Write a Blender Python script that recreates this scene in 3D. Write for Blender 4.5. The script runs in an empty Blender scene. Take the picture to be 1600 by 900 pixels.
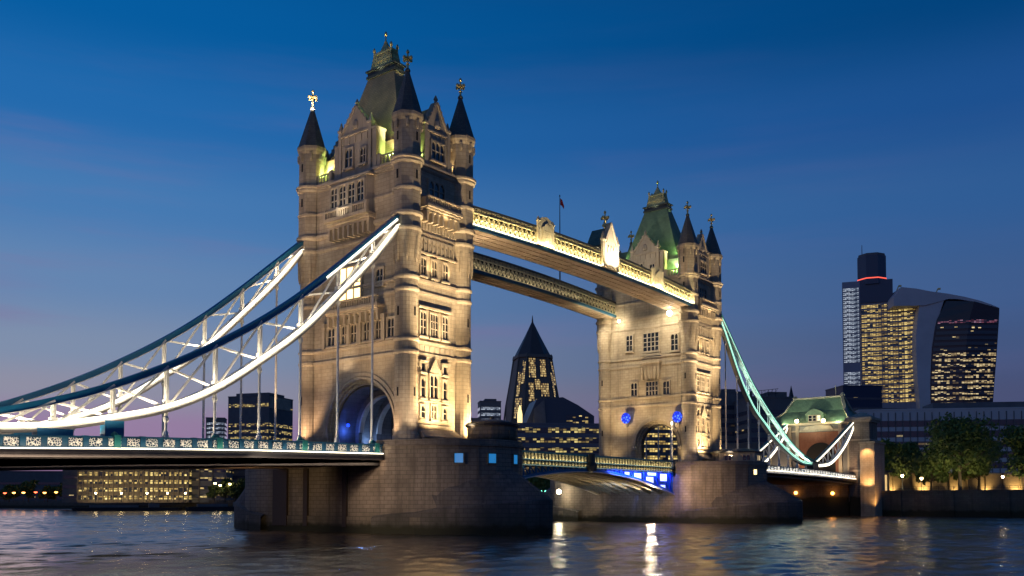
import bpy, math, random
from math import sin, cos, pi, radians
from mathutils import Vector, Matrix
random.seed(7)
S = bpy.context.scene
COL = S.collection

# ------------------------------------------------------------------ camera
CAM = Vector((-95.168, -99.389, 4.18)); YAW = 0.6688; PITCH = 0.0419; FPX = 1444.7; SY = 273.5
FV = Vector((cos(YAW)*cos(PITCH), sin(YAW)*cos(PITCH), sin(PITCH)))
RV = Vector((sin(YAW), -cos(YAW), 0)); UV_ = RV.cross(FV)
cd = bpy.data.cameras.new('camera'); cam = bpy.data.objects.new('camera', cd); COL.objects.link(cam)
cam.matrix_world = Matrix(((RV.x, UV_.x, -FV.x, CAM.x), (RV.y, UV_.y, -FV.y, CAM.y), (RV.z, UV_.z, -FV.z, CAM.z), (0, 0, 0, 1)))
cd.sensor_fit = 'HORIZONTAL'; cd.sensor_width = 36; cd.lens = 36*FPX/1600; cd.shift_y = SY/1600
cd.clip_start = 0.5; cd.clip_end = 9000
S.camera = cam
# horizontal distance direction helpers (real world positions of the far city)
FH = Vector((cos(YAW), sin(YAW), 0))
def atp(px, d):
    """world x, y of the ground point seen in column px at depth d"""
    q = CAM + FH*d*1.0 + RV*((px-800)/FPX*d)
    return q.x, q.y
def zat(py, d): return CAM.z + (785-py)/FPX*d

# ------------------------------------------------------------------ render / view
S.view_settings.view_transform = 'Standard'; S.view_settings.look = 'None'
S.view_settings.exposure = 0.0; S.view_settings.gamma = 1.0; S.view_settings.use_curve_mapping = False
S.render.engine = 'CYCLES'
S.cycles.use_denoising = True
try: S.cycles.denoiser = 'OPENIMAGEDENOISE'
except Exception: pass
S.cycles.max_bounces = 6; S.cycles.diffuse_bounces = 2; S.cycles.glossy_bounces = 3; S.cycles.transmission_bounces = 2
S.cycles.sample_clamp_indirect = 12.0; S.cycles.sample_clamp_direct = 0.0
S.cycles.caustics_reflective = False; S.cycles.caustics_refractive = False

def lin(c):
    return tuple((v/12.92 if v <= 0.04045 else ((v+0.055)/1.055)**2.4) for v in [x/255 for x in c])

# ------------------------------------------------------------------ world: dusk sky
W = bpy.data.worlds.new('World'); S.world = W; W.use_nodes = True
nt = W.node_tree; nt.nodes.clear()
def N(nt, t, **k):
    n = nt.nodes.new(t)
    for a, b in k.items(): setattr(n, a, b)
    return n
out = N(nt, 'ShaderNodeOutputWorld'); bg = N(nt, 'ShaderNodeBackground'); nt.links.new(bg.outputs[0], out.inputs[0])
tc = N(nt, 'ShaderNodeTexCoord'); sx = N(nt, 'ShaderNodeSeparateXYZ'); nt.links.new(tc.outputs['Generated'], sx.inputs[0])
def ramp(nt, stops, interp='LINEAR'):
    r = N(nt, 'ShaderNodeValToRGB'); r.color_ramp.interpolation = interp
    e = r.color_ramp.elements
    while len(e) > 1: e.remove(e[-1])
    e[0].position = stops[0][0]; e[0].color = (*stops[0][1], 1)
    for p, c in stops[1:]:
        q = e.new(p); q.color = (*c, 1)
    return r
rl = ramp(nt, [(0, lin((132, 108, 142))), (.03, lin((146, 112, 148))), (.075, lin((150, 126, 160))), (.11, lin((142, 142, 162))), (.15, lin((126, 142, 170))),
               (.215, lin((100, 133, 176))), (.29, lin((70, 122, 178))), (.37, lin((34, 105, 172))), (.45, lin((6, 92, 160))), (.6, lin((0, 64, 124))), (1, lin((0, 36, 82)))], 'EASE')
rr = ramp(nt, [(0, lin((64, 62, 96))), (.1, lin((70, 78, 114))), (.15, lin((64, 84, 126))), (.2, lin((60, 90, 138))), (.29, lin((46, 90, 146))), (.37, lin((28, 78, 140))),
               (.45, lin((2, 64, 120))), (.6, lin((0, 45, 92))), (1, lin((0, 26, 62)))], 'EASE')
for r in (rl, rr): nt.links.new(sx.outputs['Z'], r.inputs[0])
dot = N(nt, 'ShaderNodeVectorMath', operation='DOT_PRODUCT'); nt.links.new(tc.outputs['Generated'], dot.inputs[0]); dot.inputs[1].default_value = RV
mr = N(nt, 'ShaderNodeMapRange', interpolation_type='SMOOTHSTEP'); nt.links.new(dot.outputs['Value'], mr.inputs[0])
mr.inputs[1].default_value = -0.50; mr.inputs[2].default_value = 0.56
mx = N(nt, 'ShaderNodeMix', data_type='RGBA'); nt.links.new(mr.outputs[0], mx.inputs[0]); nt.links.new(rl.outputs[0], mx.inputs[6]); nt.links.new(rr.outputs[0], mx.inputs[7])
# thin streaks of cloud, pinkish, low on the left
mp = N(nt, 'ShaderNodeMapping'); mp.inputs['Rotation'].default_value = (0.12, 0.10, 0); mp.inputs['Scale'].default_value = (1.3, 1.3, 13)
nt.links.new(tc.outputs['Generated'], mp.inputs[0])
ns = N(nt, 'ShaderNodeTexNoise'); ns.inputs['Scale'].default_value = 1.6; ns.inputs['Detail'].default_value = 5; ns.inputs['Roughness'].default_value = .55
nt.links.new(mp.outputs[0], ns.inputs['Vector'])
m2 = N(nt, 'ShaderNodeMapRange', interpolation_type='SMOOTHSTEP'); nt.links.new(ns.outputs['Fac'], m2.inputs[0]); m2.inputs[1].default_value = .46; m2.inputs[2].default_value = .80
m3 = N(nt, 'ShaderNodeMapRange'); nt.links.new(sx.outputs['Z'], m3.inputs[0]); m3.inputs[1].default_value = .05; m3.inputs[2].default_value = .45; m3.inputs[3].default_value = .8; m3.inputs[4].default_value = .04
mu = N(nt, 'ShaderNodeMath', operation='MULTIPLY'); nt.links.new(m2.outputs[0], mu.inputs[0]); nt.links.new(m3.outputs[0], mu.inputs[1])
m4 = N(nt, 'ShaderNodeMapRange'); nt.links.new(dot.outputs['Value'], m4.inputs[0]); m4.inputs[1].default_value = -.4; m4.inputs[2].default_value = .4; m4.inputs[3].default_value = 1; m4.inputs[4].default_value = .12
mu2 = N(nt, 'ShaderNodeMath', operation='MULTIPLY'); nt.links.new(mu.outputs[0], mu2.inputs[0]); nt.links.new(m4.outputs[0], mu2.inputs[1])
mc = N(nt, 'ShaderNodeMix', data_type='RGBA'); nt.links.new(mu2.outputs[0], mc.inputs[0]); nt.links.new(mx.outputs[2], mc.inputs[6]); mc.inputs[7].default_value = (*lin((132, 108, 152)), 1)
nt.links.new(mc.outputs[2], bg.inputs[0]); bg.inputs[1].default_value = 1.02

# last afterglow of the sun, just above the western horizon
sd = bpy.data.lights.new('sun', 'SUN'); sd.energy = 0.05; sd.angle = radians(20); sd.color = (1, .72, .6)
so = bpy.data.objects.new('sun', sd); COL.objects.link(so)
so.rotation_euler = Vector((cos(radians(75)), sin(radians(75)), 0.08)).to_track_quat('Z', 'Y').to_euler()

# ------------------------------------------------------------------ materials
MATS = {}
def new_mat(name):
    m = bpy.data.materials.new(name); m.use_nodes = True
    nt = m.node_tree; b = nt.nodes['Principled BSDF']; MATS[name] = m
    return m, nt, b
def noise(nt, scale, detail=4, vec=None, rough=.55):
    n = N(nt, 'ShaderNodeTexNoise'); n.inputs['Scale'].default_value = scale; n.inputs['Detail'].default_value = detail; n.inputs['Roughness'].default_value = rough
    if vec is None:
        t = N(nt, 'ShaderNodeTexCoord'); vec = t.outputs['Object']
    nt.links.new(vec, n.inputs['Vector']); return n.outputs['Fac']
def mixc(nt, f, a, b, mode='MIX'):
    m = N(nt, 'ShaderNodeMix', data_type='RGBA', blend_type=mode)
    for i, v in ((0, f), (6, a), (7, b)):
        if hasattr(v, 'is_linked'): nt.links.new(v, m.inputs[i])
        elif i == 0: m.inputs[i].default_value = v
        else: m.inputs[i].default_value = (*v, 1)
    return m.outputs[2]
def rng(nt, v, a, b, c=0., d=1., smooth=False):
    m = N(nt, 'ShaderNodeMapRange'); m.inputs[1].default_value = a; m.inputs[2].default_value = b; m.inputs[3].default_value = c; m.inputs[4].default_value = d
    if smooth: m.interpolation_type = 'SMOOTHSTEP'
    nt.links.new(v, m.inputs[0]); return m.outputs[0]
def wallvec(nt, sx_=1, sz_=1):
    t = N(nt, 'ShaderNodeTexCoord'); s = N(nt, 'ShaderNodeSeparateXYZ'); nt.links.new(t.outputs['Object'], s.inputs[0])
    a = N(nt, 'ShaderNodeMath', operation='SUBTRACT'); nt.links.new(s.outputs['X'], a.inputs[0]); nt.links.new(s.outputs['Y'], a.inputs[1])
    c = N(nt, 'ShaderNodeCombineXYZ'); nt.links.new(a.outputs[0], c.inputs[0]); nt.links.new(s.outputs['Z'], c.inputs[1])
    return c.outputs[0], s.outputs['Z']
def stone(name, c1, c2, mortar, bw, bh, stain=.35, rough=.85, bump=.25, tide=None, mort=.022):
    m, nt, b = new_mat(name)
    v, z = wallvec(nt)
    br = N(nt, 'ShaderNodeTexBrick'); nt.links.new(v, br.inputs['Vector'])
    br.inputs['Color1'].default_value = (*c1, 1); br.inputs['Color2'].default_value = (*c2, 1); br.inputs['Mortar'].default_value = (*mortar, 1)
    br.inputs['Scale'].default_value = 1; br.inputs['Mortar Size'].default_value = mort; br.inputs['Brick Width'].default_value = bw; br.inputs['Row Height'].default_value = bh
    br.inputs['Bias'].default_value = -.2; br.inputs['Mortar Smooth'].default_value = .3
    n1 = noise(nt, .22, 6); n2 = noise(nt, 1.7, 5, rough=.65)
    t = N(nt, 'ShaderNodeTexCoord'); mpv = N(nt, 'ShaderNodeMapping'); mpv.inputs['Scale'].default_value = (1.1, 1.1, .09); nt.links.new(t.outputs['Object'], mpv.inputs[0])
    n3 = noise(nt, 1.0, 4, mpv.outputs[0])
    col = mixc(nt, rng(nt, n2, .3, .75, 0, .5), br.outputs['Color'], tuple(x*.62 for x in c1))
    col = mixc(nt, rng(nt, n1, .42, .7, 0, stain), col, tuple(x*.5 for x in c2))
    col = mixc(nt, rng(nt, n3, .52, .75, 0, stain), col, tuple(x*.38 for x in c2))
    if tide is not None:
        nz = noise(nt, .5, 4)
        a = N(nt, 'ShaderNodeMath', operation='MULTIPLY_ADD'); nt.links.new(nz, a.inputs[0]); a.inputs[1].default_value = 1.6; nt.links.new(z, a.inputs[2])
        col = mixc(nt, rng(nt, a.outputs[0], tide-.1, tide+.8, 1, 0, True), col, (.012, .014, .008))
        col = mixc(nt, rng(nt, a.outputs[0], tide+.6, tide+3.4, .45, 0, True), col, (.05, .05, .03))
    nt.links.new(col, b.inputs['Base Color']); b.inputs['Roughness'].default_value = rough; b.inputs['Specular IOR Level'].default_value = .25
    bp = N(nt, 'ShaderNodeBump'); bp.inputs['Strength'].default_value = bump; bp.inputs['Distance'].default_value = .06
    h = mixc(nt, .5, br.outputs['Fac'], n2)
    inv = N(nt, 'ShaderNodeInvert'); nt.links.new(h, inv.inputs['Color'])
    nt.links.new(inv.outputs[0], bp.inputs['Height']); nt.links.new(bp.outputs[0], b.inputs['Normal'])
    return m
M_STONE = stone('tower_stone', (.50, .43, .315), (.40, .335, .245), (.20, .17, .13), 1.1, .55, stain=.6)
M_TRIM = stone('tower_trim_stone', (.50, .43, .325), (.44, .38, .29), (.3, .26, .19), 2.2, 3.1, stain=.5, bump=.15)
M_PIER = stone('pier_granite', (.29, .24, .19), (.22, .185, .15), (.07, .058, .048), 1.35, .55, stain=.75, bump=.6, tide=1.6, mort=.03)
M_PIERD = stone('wet_dark_granite', (.17, .15, .14), (.12, .11, .105), (.04, .036, .034), 1.35, .55, stain=.75, bump=.6, tide=1.6, mort=.03)
M_VAULT_SHADE = stone('shaded_vault_stone', (.13, .115, .10), (.10, .09, .08), (.05, .045, .04), 1.1, .55, stain=.6)  # darker copy of the tower stone; the passage's shade put into its colour
M_WALL = stone('river_wall_stone', (.16, .14, .11), (.12, .10, .09), (.05, .045, .04), 1.6, .6, stain=.6, tide=2.2)
def plain(name, col, rough=.6, metal=0., var=.35, scale=2., bump=0., spec=.4):
    m, nt, b = new_mat(name)
    n = noise(nt, scale, 5)
    nt.links.new(mixc(nt, rng(nt, n, .3, .75, 0, var), col, tuple(x*.45 for x in col)), b.inputs['Base Color'])
    b.inputs['Roughness'].default_value = rough; b.inputs['Metallic'].default_value = metal; b.inputs['Specular IOR Level'].default_value = spec
    if bump:
        bp = N(nt, 'ShaderNodeBump'); bp.inputs['Strength'].default_value = bump; bp.inputs['Distance'].default_value = .05
        nt.links.new(noise(nt, scale*4, 4), bp.inputs['Height']); nt.links.new(bp.outputs[0], b.inputs['Normal'])
    return m
M_BLUE = plain('blue_paint', (.012, .155, .31), .4, var=.4, scale=.6)
M_NAVY = plain('navy_parapet_paint', (.012, .085, .17), .45, var=.4, scale=.6)
M_PALE = plain('pale_cladding', (.64, .62, .60), .6, var=.3, scale=.06)
M_SPIRE = plain('brown_cladding', (.20, .165, .13), .7, var=.4, scale=.1)
M_CONCM = plain('mid_concrete', (.16, .155, .16), .8, var=.5, scale=.2)
M_TEAL = plain('teal_paint', (.02, .19, .18), .45, var=.3, scale=.6)
M_WHITE = plain('white_paint', (.74, .73, .68), .5, var=.25)
M_GOLD = plain('gilded_metal', (.75, .55, .22), .35, .6, var=.5, scale=5)
M_DARK = plain('dark_metal', (.03, .032, .036), .5)
M_SOFFIT = plain('soffit_panels', (.42, .33, .24), .7, var=.4, scale=.5)
M_RUST = plain('brown_girder', (.12, .075, .05), .55, var=.6, scale=.4)
M_ASPH = plain('asphalt', (.05, .05, .05), .9)
M_LATT = plain('lattice_paint', (.52, .46, .30), .5, var=.6, scale=1.5)
M_LBACK = plain('lattice_backing', (.05, .048, .04), .6, var=.5, scale=.8)
M_CONC = plain('concrete', (.23, .22, .21), .85, var=.5, scale=.3)
M_CONCD = plain('dark_concrete', (.17, .165, .165), .85, var=.5, scale=.25)
M_BRICK = stone('red_brick', (.30, .12, .07), (.24, .10, .06), (.2, .15, .12), .5, .2, stain=.4)
M_GLASSD = plain('dark_glass', (.012, .016, .022), .08, var=.3, scale=.3, spec=.8)
M_BLACK = plain('dark_void', (.01, .01, .01), .8)
M_DOOR = plain('dark_wood', (.05, .035, .025), .6)
M_BLUEP = plain('royal_blue_plate', (.012, .04, .62), .45)
M_RED = plain('red_cloth', (.5, .03, .03), .8)
def slate(name, c1, c2):
    m, nt, b = new_mat(name)
    v, z = wallvec(nt)
    br = N(nt, 'ShaderNodeTexBrick'); nt.links.new(v, br.inputs['Vector'])
    br.inputs['Color1'].default_value = (*c1, 1); br.inputs['Color2'].default_value = (*c2, 1); br.inputs['Mortar'].default_value = (*[x*.4 for x in c1], 1)
    br.inputs['Scale'].default_value = 1; br.inputs['Mortar Size'].default_value = .02; br.inputs['Brick Width'].default_value = .5; br.inputs['Row Height'].default_value = .32
    n = noise(nt, .5, 6)
    nt.links.new(mixc(nt, rng(nt, n, .4, .75, 0, .6), br.outputs['Color'], tuple(x*.4 for x in c2)), b.inputs['Base Color']); b.inputs['Roughness'].default_value = .55
    bp = N(nt, 'ShaderNodeBump'); bp.inputs['Strength'].default_value = .6; bp.inputs['Distance'].default_value = .05; bp.invert = True
    nt.links.new(br.outputs['Fac'], bp.inputs['Height']); nt.links.new(bp.outputs[0], b.inputs['Normal'])
    return m
M_SLATE = slate('roof_slate', (.40, .29, .165), (.31, .23, .135))
M_COPPER = slate('green_copper_roof', (.17, .26, .17), (.13, .20, .13))
M_CONE = slate('turret_slate', (.17, .155, .125), (.12, .11, .095))
def emis(name, col, strength, base=(.5, .5, .5)):
    m, nt, b = new_mat(name); b.inputs['Base Color'].default_value = (*base, 1)
    b.inputs['Emission Color'].default_value = (*col, 1); b.inputs['Emission Strength'].default_value = strength
    return m
M_STRIP = emis('warm_white_led', (1, .90, .66), 3.2)
M_STRIP2 = emis('cream_led', (1, .92, .74), 2.2)
M_STRIPG = emis('green_white_led', (.42, .95, .72), 1.3)
M_LAMP = emis('lamp_warm', (1, .72, .32), 30)
M_LAMPW = emis('lamp_white', (1, .86, .6), 40)
M_LAMPO = emis('lamp_orange', (1, .38, .07), 12)
M_LAMPR = emis('lamp_red', (1, .12, .04), 6)
M_LAMPG = emis('lamp_green', (.2, 1, .6), 5)
M_BLUEL = emis('blue_lamp', (.01, .05, 1), 2.6, (.0, .01, .2))
M_BLUED, nt, b_ = new_mat('blue_glass_roundel'); b_.inputs['Base Color'].default_value = (.01, .02, .3, 1); b_.inputs['Roughness'].default_value = .1
vn = N(nt, 'ShaderNodeTexVoronoi'); vn.inputs['Scale'].default_value = 2.2; tt = N(nt, 'ShaderNodeTexCoord'); nt.links.new(tt.outputs['Object'], vn.inputs['Vector'])
nt.links.new(mixc(nt, rng(nt, vn.outputs['Distance'], .1, .6), (.12, .32, 1), (.0, .02, .7)), b_.inputs['Emission Color']); nt.links.new(rng(nt, vn.outputs['Distance'], .05, .7, 2.2, .8), b_.inputs['Emission Strength'])
M_CYAN = emis('cyan_window_light', (.01, .20, .52), .8)
M_WINLIT = emis('lit_room_glass', (1, .72, .30), 3.0)
M_WINDIM = emis('dim_lit_glass', (1, .78, .42), .9)
M_PURPLE = emis('blue_white_panel', (.45, .52, 1), 1.8)

def lit_glass(name, cell_w, frac, strength, col=(1, .76, .36), col2=(1, .9, .6), dark=(.05, .06, .085), rows=1.0, mull=.12):
    """office glazing: a grid of panes, some rooms lit; UV is in metres"""
    m, nt, b = new_mat(name)
    uv = N(nt, 'ShaderNodeUVMap'); s = N(nt, 'ShaderNodeSeparateXYZ'); nt.links.new(uv.outputs[0], s.inputs[0])
    def math(op, a, v=None):
        n = N(nt, 'ShaderNodeMath', operation=op)
        nt.links.new(a, n.inputs[0])
        if v is not None:
            if hasattr(v, 'is_linked'): nt.links.new(v, n.inputs[1])
            else: n.inputs[1].default_value = v
        return n.outputs[0]
    cu = math('DIVIDE', s.outputs['X'], cell_w); fu = math('FLOOR', cu); fr = math('FRACT', cu)
    cv = math('DIVIDE', s.outputs['Y'], rows); fv = math('FLOOR', cv); frv = math('FRACT', cv)
    oi = N(nt, 'ShaderNodeObjectInfo'); rnd = math('MULTIPLY', oi.outputs['Random'], 97.)
    cb = N(nt, 'ShaderNodeCombineXYZ'); nt.links.new(fu, cb.inputs[0]); nt.links.new(fv, cb.inputs[1]); nt.links.new(rnd, cb.inputs[2])
    wn = N(nt, 'ShaderNodeTexWhiteNoise'); wn.noise_dimensions = '3D'; nt.links.new(cb.outputs[0], wn.inputs['Vector'])
    # groups of rooms: a slower noise along the storey
    sc = N(nt, 'ShaderNodeVectorMath', operation='MULTIPLY'); nt.links.new(cb.outputs[0], sc.inputs[0]); sc.inputs[1].default_value = (.23, .37, 1)
    ln = N(nt, 'ShaderNodeTexNoise'); ln.inputs['Scale'].default_value = 1; ln.inputs['Detail'].default_value = 1; nt.links.new(sc.outputs[0], ln.inputs['Vector'])
    comb = math('ADD', math('MULTIPLY', wn.outputs['Value'], .55), math('MULTIPLY', ln.outputs['Fac'], .9))
    comb = math('ADD', comb, -.225)
    lit = rng(nt, comb, 1-frac-.04, 1-frac+.04, 0, 1)
    mm = math('MULTIPLY', math('GREATER_THAN', fr, mull), math('GREATER_THAN', frv, .22 if rows < 50 else -1))
    f = math('MULTIPLY', lit, mm)
    wn2 = N(nt, 'ShaderNodeTexWhiteNoise'); wn2.noise_dimensions = '2D'; nt.links.new(cb.outputs[0], wn2.inputs['Vector'])
    # uneven furniture / blinds inside each lit room
    fn = noise(nt, .9, 3, uv.outputs[0])
    br = math('MULTIPLY', math('MULTIPLY', f, rng(nt, wn2.outputs['Value'], 0, 1, .12, 1.35)), rng(nt, fn, .3, .7, .45, 1.25))
    nt.links.new(mixc(nt, wn2.outputs['Value'], col, col2), b.inputs['Emission Color'])
    nt.links.new(math('MULTIPLY', br, strength), b.inputs['Emission Strength'])
    b.inputs['Base Color'].default_value = (*dark, 1); b.inputs['Roughness'].default_value = .12
    return m
G_CITY = lit_glass('glazing_city_yellow', 2.6, .66, .80, (1, .60, .13), (1, .74, .25))
G_CITYB = lit_glass('glazing_city_sparse', 2.6, .50, .8, (1, .66, .24), (1, .80, .42))
G_COOL = lit_glass('glazing_cool', 1.6, .82, .62, (.50, .62, .80), (.72, .80, .92), dark=(.10, .13, .18))
G_OFF = lit_glass('glazing_office', 1.8, .52, .70, (1, .66, .15), (1, .80, .28))
G_OFFD = lit_glass('glazing_office_dim', 2.2, .36, .8, (1, .66, .18), (1, .78, .3))
G_RIV = lit_glass('glazing_riverside', 1.3, .60, 1.0, (1, .60, .12), (1, .76, .26))
G_DARK = lit_glass('glazing_mostly_dark', 3.0, .17, 1.0, (1, .66, .22), (1, .8, .4))
G_SPIRE = lit_glass('glazing_spire', 1.0, .74, .8, (1, .60, .16), (1, .74, .3), rows=1.9, mull=.3)
G_RED = lit_glass('glazing_red', 2.4, .55, .5, (.8, .12, .16), (.6, .35, .5))

def filigree():
    m, nt, b = new_mat('white_filigree')
    v, z = wallvec(nt)
    vo = N(nt, 'ShaderNodeTexVoronoi', feature='DISTANCE_TO_EDGE'); vo.inputs['Scale'].default_value = 4.0; nt.links.new(v, vo.inputs['Vector'])
    f = rng(nt, vo.outputs['Distance'], .075, .105, 1, 0)
    nt.links.new(mixc(nt, f, (.01, .04, .09), (.85, .83, .76)), b.inputs['Base Color']); b.inputs['Roughness'].default_value = .5
    return m
M_FILI = filigree()

def water_mat():
    m, nt, b = new_mat('river_water')
    b.inputs['Base Color'].default_value = (.09, .066, .045, 1); b.inputs['Roughness'].default_value = .10; b.inputs['IOR'].default_value = 1.5
    t = N(nt, 'ShaderNodeTexCoord')
    mp1 = N(nt, 'ShaderNodeMapping'); mp1.inputs['Rotation'].default_value = (0, 0, .5); mp1.inputs['Scale'].default_value = (1, .45, 1); nt.links.new(t.outputs['Object'], mp1.inputs[0])
    a = noise(nt, 1.9, 4, mp1.outputs[0], .6); c = noise(nt, .32, 3, mp1.outputs[0]); e = noise(nt, .05, 3)
    ad = N(nt, 'ShaderNodeMath', operation='MULTIPLY_ADD'); nt.links.new(c, ad.inputs[0]); ad.inputs[1].default_value = 2.2; nt.links.new(a, ad.inputs[2])
    bp = N(nt, 'ShaderNodeBump'); bp.inputs['Strength'].default_value = 1.0; bp.inputs['Distance'].default_value = .05
    nt.links.new(ad.outputs[0], bp.inputs['Height']); nt.links.new(bp.outputs[0], b.inputs['Normal'])
    nt.links.new(rng(nt, e, .4, .62, .13, .22), b.inputs['Roughness'])
    return m
M_WATER = water_mat()

# ------------------------------------------------------------------ mesh builder
OFF = {}
def link(o, parent=None):
    COL.objects.link(o)
    if parent is not None: o.parent = parent
    return o
def thing(name, label, cat, loc, group=None, kind=None):
    o = bpy.data.objects.new(name, None); o.empty_display_size = 1; link(o); o.location = loc; OFF[o.name] = Vector(loc)
    if label: o['label'] = label; o['category'] = cat
    if group: o['group'] = group
    if kind: o['kind'] = kind
    return o
def tag(o, label=None, cat=None, group=None, kind=None):
    if label: o['label'] = label
    if cat: o['category'] = cat
    if group: o['group'] = group
    if kind: o['kind'] = kind
    return o
class MB:
    def __init__(s): s.v = []; s.f = []; s.m = []; s.uv = {}; s.fr()
    def fr(s, O=(0, 0), U=(1, 0), N=(0, 1)): s.O = O; s.U = U; s.N = N; return s
    def p(s, u, w, z): return (s.O[0]+u*s.U[0]+w*s.N[0], s.O[1]+u*s.U[1]+w*s.N[1], z)
    def add(s, pts, faces, m=0, raw=False, uvs=None):
        b = len(s.v); s.v += pts if raw else [s.p(*q) for q in pts]
        for i, f in enumerate(faces):
            if uvs: s.uv[len(s.f)] = uvs[i]
            s.f.append([b+j for j in f]); s.m.append(m)
        return s
    def box(s, u0, u1, w0, w1, z0, z1, m=0):
        P = [(u0, w0, z0), (u1, w0, z0), (u1, w1, z0), (u0, w1, z0), (u0, w0, z1), (u1, w0, z1), (u1, w1, z1), (u0, w1, z1)]
        return s.add(P, [(0, 3, 2, 1), (4, 5, 6, 7), (0, 1, 5, 4), (1, 2, 6, 5), (2, 3, 7, 6), (3, 0, 4, 7)], m)
    def hexa(s, lo, hi, z0, z1, m=0):
        P = [(*q, z0) for q in lo]+[(*q, z1) for q in hi]; n = len(lo)
        F = [tuple(range(n))[::-1], tuple(range(n, 2*n))]+[(i, (i+1) % n, n+(i+1) % n, n+i) for i in range(n)]
        return s.add(P, F, m)
    def prism(s, poly, w0, w1, m=0):
        n = len(poly); P = [(u, w0, z) for u, z in poly]+[(u, w1, z) for u, z in poly]
        F = [tuple(range(n)), tuple(range(n, 2*n))[::-1]]+[(i, n+i, n+(i+1) % n, (i+1) % n) for i in range(n)]
        return s.add(P, F, m)
    def lathe(s, cu, cw, prof, n=8, rot=None, m=0, cap=True):
        rot = pi/n if rot is None else rot
        P = []; F = []
        for r, z in prof:
            for k in range(n): a = rot+2*pi*k/n; P.append((cu+r*cos(a), cw+r*sin(a), z))
        for i in range(len(prof)-1):
            for k in range(n): F.append((i*n+k, i*n+(k+1) % n, (i+1)*n+(k+1) % n, (i+1)*n+k))
        if cap: F.append(tuple(range(n))[::-1]); F.append(tuple(range((len(prof)-1)*n, len(prof)*n)))
        return s.add(P, F, m)
    def beam(s, a, b, w, h=None, m=0, raw=True):
        a = Vector(a if raw else s.p(*a)); b = Vector(b if raw else s.p(*b)); h = h or w
        d = (b-a).normalized(); up = Vector((0, 0, 1)) if abs(d.z) < .99 else Vector((1, 0, 0))
        r = d.cross(up).normalized(); u = r.cross(d)
        P = []
        for q in (a, b):
            for i, j in ((-1, -1), (1, -1), (1, 1), (-1, 1)): P.append(tuple(q+r*(i*w/2)+u*(j*h/2)))
        return s.add(P, [(0, 1, 2, 3)[::-1], (4, 5, 6, 7), (0, 1, 5, 4), (1, 2, 6, 5), (2, 3, 7, 6), (3, 0, 4, 7)], m, raw=True)
    def sweep(s, pts, w, h, m=0, dz=0, dy=0):
        """box section along a polyline in an x-z plane; w across (y), h in plane"""
        pts = [Vector(p) for p in pts]; P = []; n = len(pts)
        for i, q in enumerate(pts):
            t = (pts[min(i+1, n-1)]-pts[max(i-1, 0)]); t.y = 0; t.normalize(); nrm = Vector((-t.z, 0, t.x))
            if nrm.z < 0: nrm = -nrm
            for a, b in ((-1, -1), (1, -1), (1, 1), (-1, 1)):
                c = q+Vector((0, a*w/2+dy, 0))+nrm*(b*h/2+dz); P.append(tuple(c))
        F = [(0, 1, 2, 3), tuple(4*(n-1)+k for k in (3, 2, 1, 0))]
        for i in range(n-1):
            for k in range(4): F.append((4*i+k, 4*i+(k+1) % 4, 4*i+4+(k+1) % 4, 4*i+4+k))
        return s.add(P, F, m, raw=True)
    def quad(s, u0, u1, z0, z1, w, m=0, uv0=0., rot=None):
        return s.add([(u0, w, z0), (u1, w, z0), (u1, w, z1), (u0, w, z1)], [(0, 1, 2, 3)], m,
                     uvs=[[(u0+uv0, 0.), (u1+uv0, 0.), (u1+uv0, z1-z0), (u0+uv0, z1-z0)]])
    def build(s, name, mat, parent=None, smooth=False, loc=None):
        me = bpy.data.meshes.new(name)
        o = bpy.data.objects.new(name, me)
        off = OFF[parent.name] if parent is not None else Vector(loc or (0, 0, 0))
        me.from_pydata([(x-off.x, y-off.y, z-off.z) for x, y, z in s.v], [], s.f)
        for mm in (mat if isinstance(mat, (list, tuple)) else [mat]): me.materials.append(mm)
        if any(s.m): me.polygons.foreach_set('material_index', s.m)
        if s.uv:
            ul = me.uv_layers.new(name='UVMap').data
            for pi_, pl in enumerate(me.polygons):
                q = s.uv.get(pi_)
                if q:
                    for li, c in zip(pl.loop_indices, q): ul[li].uv = c
        import bmesh
        bm = bmesh.new(); bm.from_mesh(me); bmesh.ops.recalc_face_normals(bm, faces=[f for f in bm.faces if f.index not in s.uv]); bm.to_mesh(me); bm.free()
        if smooth: me.polygons.foreach_set('use_smooth', [True]*len(me.polygons))
        me.update(); link(o, parent); OFF[o.name] = off
        if parent is None: o.location = off
        return o

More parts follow.
